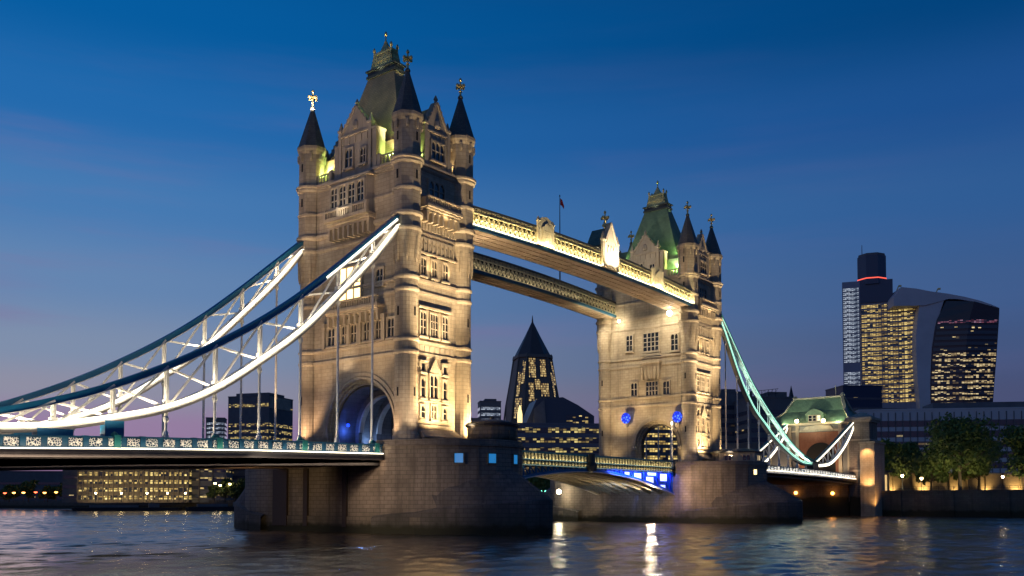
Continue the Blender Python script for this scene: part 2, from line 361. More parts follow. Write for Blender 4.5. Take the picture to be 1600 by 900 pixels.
def lamp(kind, loc, power, col, parent=None, target=None, size=.3, ang=60, blend=.6, sizey=None, name=None):
    l = bpy.data.lights.new(name or ('flood_and_fill_light' if kind != 'POINT' else 'lamp_light'), kind); l.energy = power; l.color = col
    o = bpy.data.objects.new(l.name, l); COL.objects.link(o)
    if kind == 'SPOT': l.spot_size = radians(ang); l.spot_blend = blend; l.shadow_soft_size = size
    elif kind == 'POINT': l.shadow_soft_size = size
    else:
        l.shape = 'RECTANGLE'; l.size = size; l.size_y = sizey or .15
    loc = Vector(loc)
    if target is not None:
        d = (Vector(target)-loc).normalized(); o.rotation_euler = d.to_track_quat('-Z', 'Y').to_euler()
    o.location = loc
    if parent is not None: o.parent = parent; o.location = loc-OFF[parent.name]
    return o
def line_light(a, b, aim, power, col, parent=None, w=.15):
    """a linear flood: long thin area light from a to b, shining towards direction aim"""
    a = Vector(a); b = Vector(b); x = (b-a).normalized(); z = -Vector(aim); z = (z-x*z.dot(x)).normalized(); y = z.cross(x)
    l = bpy.data.lights.new('linear_flood_and_fill', 'AREA'); l.shape = 'RECTANGLE'; l.size = (b-a).length; l.size_y = w; l.energy = power; l.color = col
    o = bpy.data.objects.new('linear_flood_and_fill', l); COL.objects.link(o)
    m = Matrix(((x.x, y.x, z.x), (x.y, y.y, z.y), (x.z, y.z, z.z)))
    o.rotation_euler = m.to_euler(); o.location = (a+b)/2
    if parent is not None: o.parent = parent; o.location = (a+b)/2-OFF[parent.name]
    return o
WARM = (1, .70, .36); WARMW = (1, .83, .58); GREEN = (.66, 1, .26)

# ------------------------------------------------------------------ river and banks
import numpy as np
def water_mesh():
    # one sheet: fine rippled grid round the bridge, stretching to coarse cells far away
    core = .5
    xs = np.concatenate([[-1500, -900, -500, -300, -200, -150, -120], np.arange(-105, 187.1, core)])
    ys = np.concatenate([[-1500, -900, -500, -300, -220, -180, -150, -135], np.arange(-125, 200, core), [202, 206, 212, 220, 232, 245, 254, 260, 270, 285, 310, 350, 420, 550, 800, 1400, 3500]])
    Xg, Yg = np.meshgrid(xs, ys, indexing='ij'); Z = np.zeros_like(Xg); rg = np.random.RandomState(4)
    for i in range(60):
        lam = 1.25*(4.6/1.25)**rg.rand(); th = 1.15+rg.randn()*.8; k = 2*np.pi/lam; sl = .0195*(lam/3)**.1
        Z += sl/k*np.sin(k*(Xg*np.cos(th)+Yg*np.sin(th))+rg.rand()*6.283)
    gust = .62+.5*np.sin(Xg*.045+1.3*np.sin(Yg*.03))*np.sin(Yg*.038+.7+np.sin(Xg*.021))
    edge = np.clip((Xg+110)/15, 0, 1)*np.clip((Yg+124)/15, 0, 1)*np.clip((200-Yg)/50, 0, 1)
    Z *= (.62+.38*np.clip(gust, 0, 1.1))*edge
    nx, ny = Xg.shape
    V = np.stack([Xg, Yg, Z], -1).reshape(-1, 3); idx = np.arange(nx*ny).reshape(nx, ny)
    F = np.stack([idx[:-1, :-1], idx[1:, :-1], idx[1:, 1:], idx[:-1, 1:]], -1).reshape(-1, 4)
    me = bpy.data.meshes.new('river_water'); me.vertices.add(len(V)); me.vertices.foreach_set('co', V.ravel())
    me.loops.add(F.size); me.loops.foreach_set('vertex_index', F.ravel().astype(np.int32))
    me.polygons.add(len(F)); me.polygons.foreach_set('loop_start', np.arange(0, F.size, 4, dtype=np.int32)); me.polygons.foreach_set('loop_total', np.full(len(F), 4, dtype=np.int32))
    me.polygons.foreach_set('use_smooth', np.ones(len(F), dtype=bool)); me.update(calc_edges=True); me.validate()
    me.materials.append(M_WATER)
    o = bpy.data.objects.new('river_water', me); COL.objects.link(o); OFF[o.name] = Vector(); return o
water = water_mesh(); water['kind'] = 'structure'
mb = MB(); mb.add([(186.5, -3000, 4.2), (9000, -3000, 4.2), (9000, 7000, 4.2), (186.5, 7000, 4.2)], [(0, 1, 2, 3)])
M_LAND = plain('paved_bank', (.06, .055, .05), .9, var=.5, scale=.05)
land = mb.build('north_bank_ground', M_LAND); land['kind'] = 'structure'
mb = MB(); mb.box(184, 186.5, -700, -16.4, -2, 7.0); mb.box(183.7, 186.8, -700, -16.4, 7.0, 7.45)
for y in range(-680, -20, 14): mb.box(183.6, 183.99, y, y+.9, -2, 6.98)
w = mb.build('river_wall', M_WALL, loc=(184, -16, 0)); tag(w, 'long dark stone river wall under the trees right of the bridge', 'river wall')
mb = MB(); mb.box(186.5, 2000, -700, -16.4, 4.3, 6.9)
emb = mb.build('embankment_path', M_LAND); emb['kind'] = 'structure'
mb = MB(); mb.box(184, 186.5, 16.4, 2500, -2, 5.0)
w = mb.build('river_wall', M_WALL, loc=(184, 16, 0)); tag(w, 'low dark river wall on the far bank left of the far pier', 'river wall')

# ------------------------------------------------------------------ piers
T0 = 12.3; ROAD = 10.5
def pier(X, label, near):
    root = thing('bridge_pier', label, 'bridge pier', (X, 0, 0), 'granite river piers of the bridge')
    hw = 10.6; yb = 9.6
    yp = 13.2
    def outline(k=1., cap=14.2, e=1.0, n=14):
        L = []
        for s in (-1, 1):
            for i in range(n+1):
                t = pi*i/n
                x = -cos(t)*hw*k; y = ((yb if s < 0 else yp)+cap*k*sin(t)**1.0)
                if s < 0: L.append((x, -y))
                else: L.append((-x, y))
        return L
    mb = MB().fr((X, 0))
    A = outline(1.02); B = outline(1.0)
    mb.hexa(A, A, -3, 2.2); mb.hexa(B, B, 2.2, 8.4)
    # solid head with a road notch: two end blocks rise to parapet level
    for s in (-1, 1):
        Q = [q for q in B if q[1]*s > 0]
        if s > 0: Q = [(-hw*-1, 9.62)]+Q+[(-hw, 9.62)]
        if near or True:
            Q = [(x, y if abs(y) > 9.7 else s*(9.62)) for x, y in Q]
        mb.hexa(Q, Q, 8.4, T0-.9)
        K = [(x*1.025, y+(s*.28 if abs(y) > 9.7 else 0)) for x, y in Q]
        mb.hexa(K, K, T0-.9, T0-.55)
        # parapet wall ring
        n = len(Q)
        for i in range(n-1):
            (x0, y0), (x1, y1) = Q[i], Q[i+1]
            i0 = (x0*.93, y0-(s*1.0 if abs(y0) > 10.5 else 0)); i1 = (x1*.93, y1-(s*1.0 if abs(y1) > 10.5 else 0))
            mb.hexa([(x0, y0), (x1, y1), i1, i0], [(x0, y0), (x1, y1), i1, i0], T0-.55, T0)
    mb.box(-hw+.02, hw-.02, -9.61, 9.61, 8.4, 9.2)
    mb.build('pier_body', M_PIER, root)
    # cutwaters: gothic plan nose with a sloping roof running up the pier end
    for s in (-1, 1):
        L = (30.1 if near else 31.5) if s < 0 else 33.5; yq0 = yb if s < 0 else yp
        P = []; Q = []; n = 16
        for i in range(n+1):
            u = i/n*2-1                      # -1 .. 1 across
            a = abs(u); x = hw*1.10*u
            y = yq0+.3+(L-yq0-.3)*(1-a**1.9)
            P.append((x, s*y)); t = pi*(u+1)/2
            yq = yq0+14.2*sin(t)
            Q.append((-cos(t)*hw*.99, s*min(yq, y-.02)))
        v = []; f = []
        for i in range(n+1):
            a = abs(i/n*2-1); zt = 4.4-2.4*a**2; zq = zt+.05+4.1*(1-a)**.9
            v += [(*P[i], -3), (*P[i], zt), (P[i][0]*.96, P[i][1]*(1-.012), zt+.35), (*Q[i], zq)]
        for i in range(n):
            for k in range(3): f.append((4*i+k, 4*i+4+k, 4*i+5+k, 4*i+1+k))
        mb = MB().fr((X, 0)); mb.add(v, f)
        mb.build('cutwater', M_PIERD, root)
    return root
pierN = pier(0, 'near massive granite pier under the left tower, its nose pointing right with three blue windows', True)
for y_, w_ in ((10.6, 1.1), (9.0, .5), (4.4, .45), (-3.8, .4)):
    mb = MB(); mb.box(-10.95, -10.55, y_-w_, y_+w_, .8, 8.9); mb.build('timber_fender', M_DOOR, pierN)
pierF = pier(82.3, 'far smaller looking granite pier under the right tower beside the blue lit arch', False)
# small openings near the pier tops
def pier_window(X, u, mat, root, z0=9.2, z1=10.4, w=1.1, lab=None):
    # surface normal of the half ellipse end at parameter u (x position)
    hw, b = 10.6, 14.2; x = u; c = x/hw; y = -(9.6+b*math.sqrt(max(0, 1-c*c)))
    nx = x/hw**2; ny = -(b*math.sqrt(max(1e-4, 1-c*c)))/b**2; l = math.hypot(nx, ny); Nn = (nx/l, ny/l); U = (-Nn[1], Nn[0])
    mb = MB().fr((X+x, y), U, Nn)
    for a, b_, c_, d in ((-w/2-.18, -w/2, z0-.15, z1+.15), (w/2, w/2+.18, z0-.15, z1+.15), (-w/2, w/2, z1, z1+.15), (-w/2, w/2, z0-.15, z0)): mb.box(a, b_, -.6, .12, c_, d)
    o = mb.build('window_frame', M_PIER, root)
    mb = MB().fr((X+x, y), U, Nn); mb.box(-w/2, w/2, -.5, .03, z0, z1); mb.build('pane', mat, o)
for u in (-6.6, -2.95, 1.3): pier_window(0, u, M_CYAN, pierN)
pier_window(82.3, -3.0, M_WINLIT, pierF, 9.6, 10.6, .9)

# ------------------------------------------------------------------ towers
BZ = ROAD
def faceframe(X, side, wx=6.0, wy=10.7):
    if side == '-x': return ((X-wx, 0), (0, -1), (-1, 0))
    if side == '+x': return ((X+wx, 0), (0, 1), (1, 0))
    if side == '-y': return ((X, -wy), (1, 0), (0, -1))
    return ((X, wy), (-1, 0), (0, 1))
def window(root, fr, uc, z0, w, h, nm=1, nt=1, glass=None, arch=False, hood=False, w0=0., sub=False, fw=.22, stone=None):
    """stone frame with mullions and transoms, glass behind; w0 = wall plane offset"""
    g = glass or M_GLASSD; st = stone or M_TRIM
    mb = MB().fr(*fr); u0, u1, z1 = uc-w/2, uc+w/2, z0+h
    mb.box(u0-fw, u0, w0-.1, w0+.28, z0-.2, z1+.2); mb.box(u1, u1+fw, w0-.1, w0+.28, z0-.2, z1+.2)
    mb.box(u0, u1, w0-.1, w0+.27, z1, z1+.2); mb.box(u0-fw-.1, u1+fw+.1, w0-.1, w0+.42, z0-.42, z0-.2); mb.box(u0, u1, w0-.1, w0+.25, z0-.2, z0)
    for i in range(1, nm+1): c = u0+w*i/(nm+1); mb.box(c-.07, c+.07, w0-.05, w0+.2, z0, z1)
    for i in range(1, nt+1): c = z0+h*i/(nt+1); mb.box(u0, u1, w0-.05, w0+.17, c-.06, c+.06)
    if arch:
        k = w/(nm+1); r = k/2
        for i in range(nm+1):
            a = u0+k*i
            mb.prism([(a, z1), (a, z1-r*1.3), (a+r*.35, z1-r*.55), (a+r, z1)], w0-.04, w0+.215)
            mb.prism([(a+k, z1), (a+r, z1), (a+k-r*.35, z1-r*.55), (a+k, z1-r*1.3)], w0-.04, w0+.215)
    if hood: 
        mb.box(u0-fw-.25, u1+fw+.25, w0-.1, w0+.5, z1+.2, z1+.45)
        mb.box(u0-fw-.25, u0-fw-.02, w0-.1, w0+.38, z1-.5, z1+.2); mb.box(u1+fw+.02, u1+fw+.25, w0-.1, w0+.38, z1-.5, z1+.2)
    if sub:
        mb.box(u0, u1, w0-.08, w0+.05, z0, z1, 1); return mb.build('window', [st, g], root)
    o = mb.build('window', st, root)
    m2 = MB().fr(*fr); m2.box(u0, u1, w0-.08, w0+.05, z0, z1); m2.build('pane', g, o)
    return o
def finial(X, Y, z, root, s=1.0, mat=None, name='finial'):
    mb = MB().fr((X, Y))
    mb.lathe(0, 0, [(.3*s, z-.2), (.36*s, z), (.2*s, z+.12*s), (.16*s, z+.7*s), (.34*s, z+.8*s), (.16*s, z+.95*s), (.13*s, z+2.5*s), (.26*s, z+2.62*s), (.26*s, z+2.8*s), (.05*s, z+3.1*s)], 8)
    for dx, dy in ((1, 0), (0, 1)):
        for q in (-1, 1):
            mb.hexa([(-.16*s*dy-.0*dx+q*.1*dx, -.16*s*dx+q*.1*dy), (.16*s*dy+q*.1*dx, .16*s*dx+q*.1*dy), (.16*s*dy+q*.62*s*dx, .16*s*dx+q*.62*s*dy), (-.16*s*dy+q*.62*s*dx, -.16*s*dx+q*.62*s*dy)]*1,
                    [(-.16*s*dy+q*.1*dx, -.16*s*dx+q*.1*dy), (.16*s*dy+q*.1*dx, .16*s*dx+q*.1*dy), (.16*s*dy+q*.62*s*dx, .16*s*dx+q*.62*s*dy), (-.16*s*dy+q*.62*s*dx, -.16*s*dx+q*.62*s*dy)], z+1.45*s, z+1.9*s)
            mb.lathe(q*.72*s*dx, q*.72*s*dy, [(.08*s, z+1.38*s), (.24*s, z+1.55*s), (.24*s, z+1.8*s), (.08*s, z+1.97*s)], 6)
    return mb.build(name, mat or M_GOLD, root)
def pinnacle(mb, u, w, z0, z1, r=.45):
    mb.lathe(u, w, [(r, z0), (r, z1-1.6), (r*1.35, z1-1.5), (r*1.35, z1-1.2), (r*.9, z1-1.1), (.06, z1)], 4)
def dormer(root, fr, ua, ub, zb, ze, uapex, za, wins, depth, roofmat, lean):
    d = MB().fr(*fr)
    poly = [(ua, zb), (ub, zb), (ub, ze), (uapex+.35, za-.35), (uapex, za+.1), (uapex-.35, za-.35), (ua, ze)]
    d.prism(poly, -.75, .18)
    # raking copings, crockets, string courses, blind tracery
    n = 6
    for (a, b) in (((ua-.1, ze), (uapex, za+.3)), ((ub+.1, ze), (uapex, za+.3))):
        d.beam((a[0], -.3, a[1]), (b[0], -.3, b[1]), 1.25, .32, raw=False)
        for i in range(1, n): t = i/n; d.box(a[0]+(b[0]-a[0])*t-.14, a[0]+(b[0]-a[0])*t+.14, -.1, .3, a[1]+(b[1]-a[1])*t+.1, a[1]+(b[1]-a[1])*t+.5)
    d.box(ua-.05, ub+.05, .1, .36, ze-.15, ze+.12); 
    mid = (zb+ze)/2+.6
    for i in range(5):
        c = ua+(ub-ua)*(i+.5)/5; d.box(c-.14, c+.14, .15, .3, ze-1.3, ze-.3); 
    d.lathe(uapex, .05, [(.5, ze+.6), (.62, ze+1.0), (.5, ze+1.7), (.1, ze+2.1)], 6)
    for u in (ua, ub): pinnacle(d, u, .05, zb, ze+2.3, .42)
    d.lathe(uapex, -.1, [(.3, za-.2), (.22, za+.6), (.36, za+.8), (.08, za+1.4)], 6)
    o = d.build('dormer', M_TRIM, root)
    r = MB().fr(*fr)
    e = .35
    P = [(ua-e+.4, -.7, ze-.3), (uapex, -.7, za-.15), (ub+e-.4, -.7, ze-.3), (ua-e+.4, -depth, ze-.3), (uapex, -depth, za-.15), (ub+e-.4, -depth, ze-.3)]
    r.add(P, [(0, 1, 4, 3), (1, 2, 5, 4), (0, 2, 1), (3, 4, 5), (0, 3, 5, 2)])
    r.box(ua+.2, ub-.2, -depth, -.76, zb, ze-.31)
    r.build('dormer_roof', roofmat, o)
    for (uc, z0, w, h, nm, nt) in wins: window(o, fr, uc, z0, w, h, nm, nt, sub=True, arch=True, w0=.18)
    return o
def balustrade(mb, u0, u1, w, z0, z1, step=.55, t=.16):
    mb.box(u0, u1, w-.22, w+.22, z1-.2, z1); mb.box(u0, u1, w-.2, w+.2, z0, z0+.2)
    n = max(1, int((u1-u0)/step))
    for i in range(n): c = u0+(i+.5)*(u1-u0)/n; mb.box(c-t/2, c+t/2, w-.1, w+.1, z0+.2, z1-.2)
def corbel(mb, u0, u1, z0, z1, d):
    n = 4
    for i in range(n): 
        a = (n-1-i)/n; mb.box(u0+a*.7, u1-a*.7, -.2, d*(i+1)/n, z0+(z1-z0)*i/n, z0+(z1-z0)*(i+1)/n+.001)
    k = int((u1-u0)/1.1)
    for i in range(k+1): c = u0+.3+(u1-u0-.6)*i/k; mb.prism([(c, 0)], 0, 0) if False else mb.box(c-.17, c+.17, -.2, d*.85, z0-.9, z0+(z1-z0)*.5)
def archwall(mb, xa, xb, yc, r, zs, z0, z1, ya, yb, n=20):
    """wall slab between xa and xb with a round arched opening (profile in y-z)"""
    pts = [(yc-r*cos(pi*i/n), zs+r*sin(pi*i/n)*1.0) for i in range(n+1)]
    prof = [(yc-r, z0)]+pts+[(yc+r, z0)]
    for x in (xa, xb):
        b = len(mb.v)
        P = []; F = []
        for (y, z) in pts: P += [(x, y, z), (x, y, z1)]
        for i in range(n): F.append((2*i, 2*i+2, 2*i+3, 2*i+1))
        k = len(P); P += [(x, ya, z0), (x, yc-r, z0), (x, yc-r, z1), (x, ya, z1)]; F.append((k, k+1, k+2, k+3))
        k = len(P); P += [(x, yb, z0), (x, yc+r, z0), (x, yc+r, z1), (x, yb, z1)]; F.append((k, k+1, k+2, k+3))
        mb.add(P, F)
    P = []; F = []
    for (y, z) in prof: P += [(xa, y, z), (xb, y, z)]
    for i in range(len(prof)-1): F.append((2*i, 2*i+1, 2*i+3, 2*i+2))
    mb.add(P, F)
    mb.add([(xa, ya, z0), (xb, ya, z0), (xb, ya, z1), (xa, ya, z1)], [(0, 1, 2, 3)]); mb.add([(xa, yb, z0), (xb, yb, z0), (xb, yb, z1), (xa, yb, z1)], [(0, 1, 2, 3)])
def ring(mb, wx, wy, z0, z1, pr, t=.6):
    mb.box(-wx-pr, wx+pr, -wy-pr, -wy+t, z0, z1); mb.box(-wx-pr, wx+pr, wy-t, wy+pr, z0, z1)
    mb.box(-wx-pr, -wx+t, -wy+t, wy-t, z0, z1); mb.box(wx-t, wx+pr, -wy+t, wy-t, z0, z1)
TX, TY = 5.5, 10.1
def tr(z):  # turret radius with height
    return 1.62 if z < 38.2 else 2.0
def tower(X, label, near):
    root = thing('bridge_tower', label, 'bridge tower', (X, 0, BZ), 'twin gothic towers of the bridge')
    wx, wy = 6.0, 10.7
    # ---- walls
    mb = MB().fr((X, 0))
    zt = 24.2
    if near:
        rings = [(-6.0, -5.6, 7.0), (-5.6, -5.2, 6.7), (-5.2, -4.8, 6.4), (-4.8, -1.4, 6.1), (-1.4, -.7, 5.3), (-.7, 2.2, 6.1), (2.2, 2.9, 5.3), (2.9, 5.2, 5.3), (5.2, 6.0, 4.9)]
        yc, zs = -1.5, 14.5
    else:
        rings = [(-6.0, -5.6, 5.2), (-5.6, -5.2, 4.8), (-5.2, -4.8, 4.45), (-4.8, -4.2, 4.1), (-4.2, 6.0, 7.9)]
        yc, zs = -2.8, 16.2
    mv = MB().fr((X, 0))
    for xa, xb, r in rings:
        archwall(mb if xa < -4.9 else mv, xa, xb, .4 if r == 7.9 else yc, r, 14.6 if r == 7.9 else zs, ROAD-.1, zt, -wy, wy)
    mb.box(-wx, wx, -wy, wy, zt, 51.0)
    mb.build('wall', M_STONE, root); mv.build('passage_vault', M_VAULT_SHADE, root)
    mb = MB().fr((X, 0)); mb.box(-4.85, 6.0, -wy-.004, -9.0, ROAD, zt-.01); mb.build('side_wall', M_STONE, root)
    mb = MB().fr((X, 0)); mb.box(-4.85, 6.0, 9.0, wy+.004, ROAD, zt-.01); mb.build('side_wall', M_STONE, root)
    mb = MB().fr((X, 0)); mb.box(-6.2, 6.2, -9.5, 9.5, ROAD-.3, ROAD-.06); mb.build('roadway', M_ASPH, root)
    # arch moulding on the shore face
    r0 = rings[0][2]; mb = MB().fr(*faceframe(X, '-x')); n = 24
    for rr_, d, hh in ((r0+.02, .25, .35), (r0+.5, .12, .5)):
        for i in range(n):
            a, b = pi*i/n, pi*(i+1)/n
            P = [(-yc-rr_*cos(a), zs+rr_*sin(a)), (-yc-rr_*cos(b), zs+rr_*sin(b)), (-yc-(rr_+hh)*cos(b), zs+(rr_+hh)*sin(b)), (-yc-(rr_+hh)*cos(a), zs+(rr_+hh)*sin(a))]
            mb.prism(P, -.1, d)
    for s in (-1, 1): mb.lathe(-yc+s*(r0+.3), .1, [(.5, zs-1.0), (.55, zs-.5), (.35, zs-.2), (.35, zs)], 8)
    mb.build('arch_moulding', M_TRIM, root)
    if near:
        for xa in (-1.45, 2.15):
            mb = MB().fr((X, 0))
            for i in range(20):
                a, b = pi*i/20, pi*(i+1)/20; ra, rb_ = 5.28, 5.05
                P = [(-a_*1.0, 0) for a_ in (0,)]
                pts = []
                for x in (xa-.05, xa+.8):
                    for (q, rad) in ((a, ra), (b, ra), (b, rb_), (a, rb_)): pts.append((x, yc-rad*cos(q), zs+rad*sin(q)))
                mb.add(pts, [(0, 1, 2, 3), (4, 7, 6, 5), (0, 4, 5, 1), (1, 5, 6, 2), (2, 6, 7, 3), (3, 7, 4, 0)])
            mb.build('vault_rib', M_TRIM, root)
        mb = MB().fr((X-4.4, 0), (0, -1), (-1, 0)); 
    # ---- string courses round walls and turrets
    mb = MB().fr((X, 0))
    CO = [(24.4, 24.8, .22), (26.15, 26.45, .26), (33.0, 33.35, .20), (34.7, 35.05, .25), (41.3, 41.65, .2), (43.3, 43.75, .32), (46.9, 47.15, .13), (50.6, 51.0, .28), (51.0, 51.35, .5)]
    for z0, z1, pr in CO:
        ring(mb, wx, wy, z0, z1, pr)
        ring(mb, wx, wy, z0-.18, z0, pr*.5)
        for sx_ in (-1, 1):
            for sy_ in (-1, 1): 
                r = tr(z0); pq = pr*.75
                mb.lathe(sx_*TX, sy_*TY, [(r+.0, z0-.18), (r+pq*.7, z0-.004), (r+pq, z0+.1), (r+pq, z1+.004), (r, z1+.08)], 16)
    mb.build('string_course', M_TRIM, root)
    # ---- parapet
    mb = MB().fr((X, 0))
    for (sd, L) in (('-x', 8.3), ('+x', 8.3), ('-y', 3.8), ('+y', 3.8)):
        f = faceframe(X, sd); q = MB().fr(*f)
        mb.fr(*f); balustrade(mb, -L, L, -.1, 51.4, 52.9, .6, .3)
        for u in (-L*.62, L*.62): mb.box(u-.35, u+.35, -.42, .22, 51.38, 53.1)
    mb.build('parapet', M_TRIM, root)
    # ---- turrets
    for sx_ in (-1, 1):
        for sy_ in (-1, 1):
            cx_, cy_ = X+sx_*TX, sy_*TY
            mb = MB().fr((cx_, cy_))
            mb.lathe(0, 0, [(1.85, ROAD-.1), (1.85, 13.2), (1.64, 13.7), (1.6, 37.4), (1.72, 38.4), (1.95, 40.6), (2.0, 41.2)], 20)
            mb.lathe(0, 0, [(2.03, 41.2), (2.0, 41.3), (2.0, 56.3), (2.12, 56.5), (2.32, 57.0), (2.34, 57.45)], 8)
            # carved corbel drops under the wide stage, slit windows, little gablets
            for k in range(8):
                a = 2*pi*k/8; ca, sa = cos(a), sin(a)
                mb.lathe(1.72*ca, 1.72*sa, [(.05, 36.8), (.22, 37.6), (.26, 38.8), (.3, 40.3)], 6)
                mb.lathe(1.97*ca, 1.97*sa, [(.1, 55.2), (.24, 55.6), (.24, 56.4)], 6)
            t = mb.build('turret', M_STONE, root)
            mb = MB().fr((cx_, cy_))
            mb.lathe(0, 0, [(2.28, 57.46), (2.1, 57.8), (1.3, 60.4), (.3, 63.6), (.26, 64.0)], 8)
            mb.lathe(0, 0, [(.3, 63.6), (.42, 63.8), (.3, 64.1)], 8)
            mb.build('turret_roof', M_CONE, t)
            finial(cx_, cy_, 64.0, t, .92)
            for a in ((0, sx_), (1, sy_)):
                U, Nn = ((0, 1), (a[1], 0)) if a[0] == 0 else ((1, 0), (0, a[1]))
                for z in (18.5, 29.5, 48.3, 53.6):
                    w_ = (1.56 if z < 38 else 1.83); mb = MB().fr((cx_, cy_), U, Nn); mb.box(-.14, .14, w_, w_+.08, z, z+1.2); mb.build('slit_window', M_BLACK, t)
    # ---- main roof
    mb = MB().fr((X, 0))
    prof = [(51.0, 5.0, 8.9), (55.6, 4.3, 8.3), (57.0, 3.55, 6.5), (61.5, 2.45, 4.9), (68.0, .95, 2.75)]
    P = []; F = []
    for z, a, b in prof: P += [(-a, -b, z), (a, -b, z), (a, b, z), (-a, b, z)]
    for i in range(len(prof)-1):
        for k in range(4): F.append((4*i+k, 4*i+(k+1) % 4, 4*i+4+(k+1) % 4, 4*i+4+k))
    F.append((16, 17, 18, 19)); F.append((3, 2, 1, 0))
    mb.add(P, F); rf = mb.build('roof', M_SLATE if near else M_COPPER, root)
    mb = MB().fr((X, 0)); mb.box(-1.15, 1.15, -3.0, 3.0, 67.9, 68.3); mb.box(-1.0, 1.0, -2.85, 2.85, 68.3, 68.9); mb.box(-1.25, 1.25, -3.1, 3.1, 68.9, 69.15)
    mb.build('roof_platform', M_DARK, rf)
    mb = MB().fr((X, 0))
    B0, B1 = (.85, 2.3), (.62, 1.75)                                   # lattice box leaning inwards
    cz0, cz1 = 69.15, 71.4
    def cp(t, s, z):  # point on the box perimeter
        k = (z-cz0)/(cz1-cz0); a = B0[0]+(B1[0]-B0[0])*k; b = B0[1]+(B1[1]-B0[1])*k
        return {0: (-a, -b+2*b*t), 1: (a, -b+2*b*t), 2: (-a+2*a*t, -b), 3: (-a+2*a*t, b)}[s]
    for s in range(4):
        m = 11 if s < 2 else 5
        for i in range(m+1):
            t = i/m; p0 = cp(t, s, cz0); p1 = cp(t, s, cz1); mb.beam((X+p0[0], p0[1], cz0), (X+p1[0], p1[1], cz1+.35), .13)
            if i < m:
                t2 = (i+1)/m
                for za, zb in ((cz0+.1, cz0+1.1), (cz0+1.1, cz1)):
                    q0 = cp(t, s, za); q1 = cp(t2, s, zb); mb.beam((X+q0[0], q0[1], za), (X+q1[0], q1[1], zb), .12)
                    q0 = cp(t2, s, za); q1 = cp(t, s, zb); mb.beam((X+q0[0], q0[1], za), (X+q1[0], q1[1], zb), .12)
        for z in (cz0+.08, cz0+1.1, cz1):
            q0 = cp(0, s, z); q1 = cp(1, s, z); mb.beam((X+q0[0], q0[1], z), (X+q1[0], q1[1], z), .2)
    for sx_ in (-1, 1):
        for sy_ in (-1, 1): mb.lathe(sx_*.64, sy_*1.8, [(.16, 70.9), (.13, 71.8), (.24, 72.0), (.24, 72.2), (.05, 72.6)], 6)
    mb.hexa([(-.6, -1.7), (.6, -1.7), (.6, 1.7), (-.6, 1.7)], [(-.34, -.8), (.34, -.8), (.34, .8), (-.34, .8)], 71.3, 72.0)
    mb.hexa([(-.34, -.8), (.34, -.8), (.34, .8), (-.34, .8)], [(-.12, -.2), (.12, -.2), (.12, .2), (-.12, .2)], 72.0, 73.2)
    mb.lathe(0, 0, [(.26, 73.0), (.28, 73.2), (.12, 73.4), (.1, 74.1), (.24, 74.25), (.24, 74.5), (.04, 74.9)], 8)
    mb.build('crown_cresting', M_GOLD, rf)
    # ---- dormers on each face
    f = faceframe(X, '-x'); g = faceframe(X, '+x'); h = faceframe(X, '-y'); k = faceframe(X, '+y')
    rm = M_SLATE if near else M_COPPER
    for q in (f, g):
        du = 0 if q is f else 0
        d = dormer(root, q, -2.9, 3.4, 51.1, 57.3, .3, 61.0, [(-.9, 52.6, 1.5, 2.6, 1, 1), (2.1, 52.6, 1.1, 2.1, 1, 1)], 4.6, rm, 0)
        mb = MB().fr(*q); mb.box(3.9, 4.7, -1.5, .25, 51.1, 57.0); mb.box(3.8, 4.8, -1.6, .35, 57.0, 57.35); mb.build('chimney', M_TRIM, root)
        mb = MB().fr(*q); mb.box(-4.2, -3.45, -1.8, .2, 51.1, 56.3); mb.lathe(-3.8, -.6, [(.3, 56.3), (.45, 56.6), (.1, 57.4)], 6); mb.build('chimney', M_TRIM, root)
    for q in (h, k):
        dormer(root, q, -2.7, 2.0, 51.1, 56.4, -.35, 60.6, [(-.35, 52.5, 2.6, 2.5, 2, 1)], 5.0, rm, 0)
    # ---- -Y side face (and its twin at the back)
    for q in (h, k):
        for u in (-3.0, -.8, 1.5):
            if abs(u+.8) > .1:
                window(root, q, u, 15.8, .8, 1.7, 0, 1, arch=True); window(root, q, u, 18.7, .8, 2.6, 0, 1, arch=True); window(root, q, u, 22.3, .8, 1.0, 0, 0, hood=True)
            else:
                window(root, q, u, 15.8, 1.0, 1.9, 1, 1, arch=True); window(root, q, u, 18.7, 1.5, 3.2, 1, 1, arch=True)
            window(root, q, u, 27.3, 1.15 if u != -.8 else 1.5, 3.2, 1 if u != -.8 else 2, 2, arch=True)
            window(root, q, u, 35.7, 1.0, 2.4, 1, 1, arch=True)
        window(root, q, -.35, 47.0, 3.2, 2.3, 2, 1, arch=True)
        mb = MB().fr(*q)
        mb.box(-4.0, 2.8, -.1, .45, 31.0, 31.3)                       # hood over the tall windows
        mb.build('window_hood', M_TRIM, root); mb = MB().fr(*q); mb.prism([(-1.9, 22.2), (.3, 22.2), (-.8, 23.9)], -.1, .4); mb.prism([(-2.1, 22.0), (-1.9, 22.2), (-.8, 23.9), (-.8, 24.25)], -.1, .5); mb.prism([(.5, 22.0), (.3, 22.2), (-.8, 23.9), (-.8, 24.25)], -.1, .5)
        mb.build('gabled_hood', M_TRIM, root); mb = MB().fr(*q); mb.box(-4.0, 2.9, -.1, .3, 14.55, 14.85); mb.build('moulding', M_TRIM, root); mb = MB().fr(*q); mb.box(-3.9, 2.8, -.1, .22, 18.0, 18.2)
        mb.build('moulding', M_TRIM, root); mb = MB().fr(*q); mb.box(-3.9, 3.4, -.1, .06, 24.95, 26.05)
        for i in range(7):                                            # panels between the bands
            u = -3.7+i*1.05; mb.box(u, u+.75, -.1, .14, 25.05, 25.85)
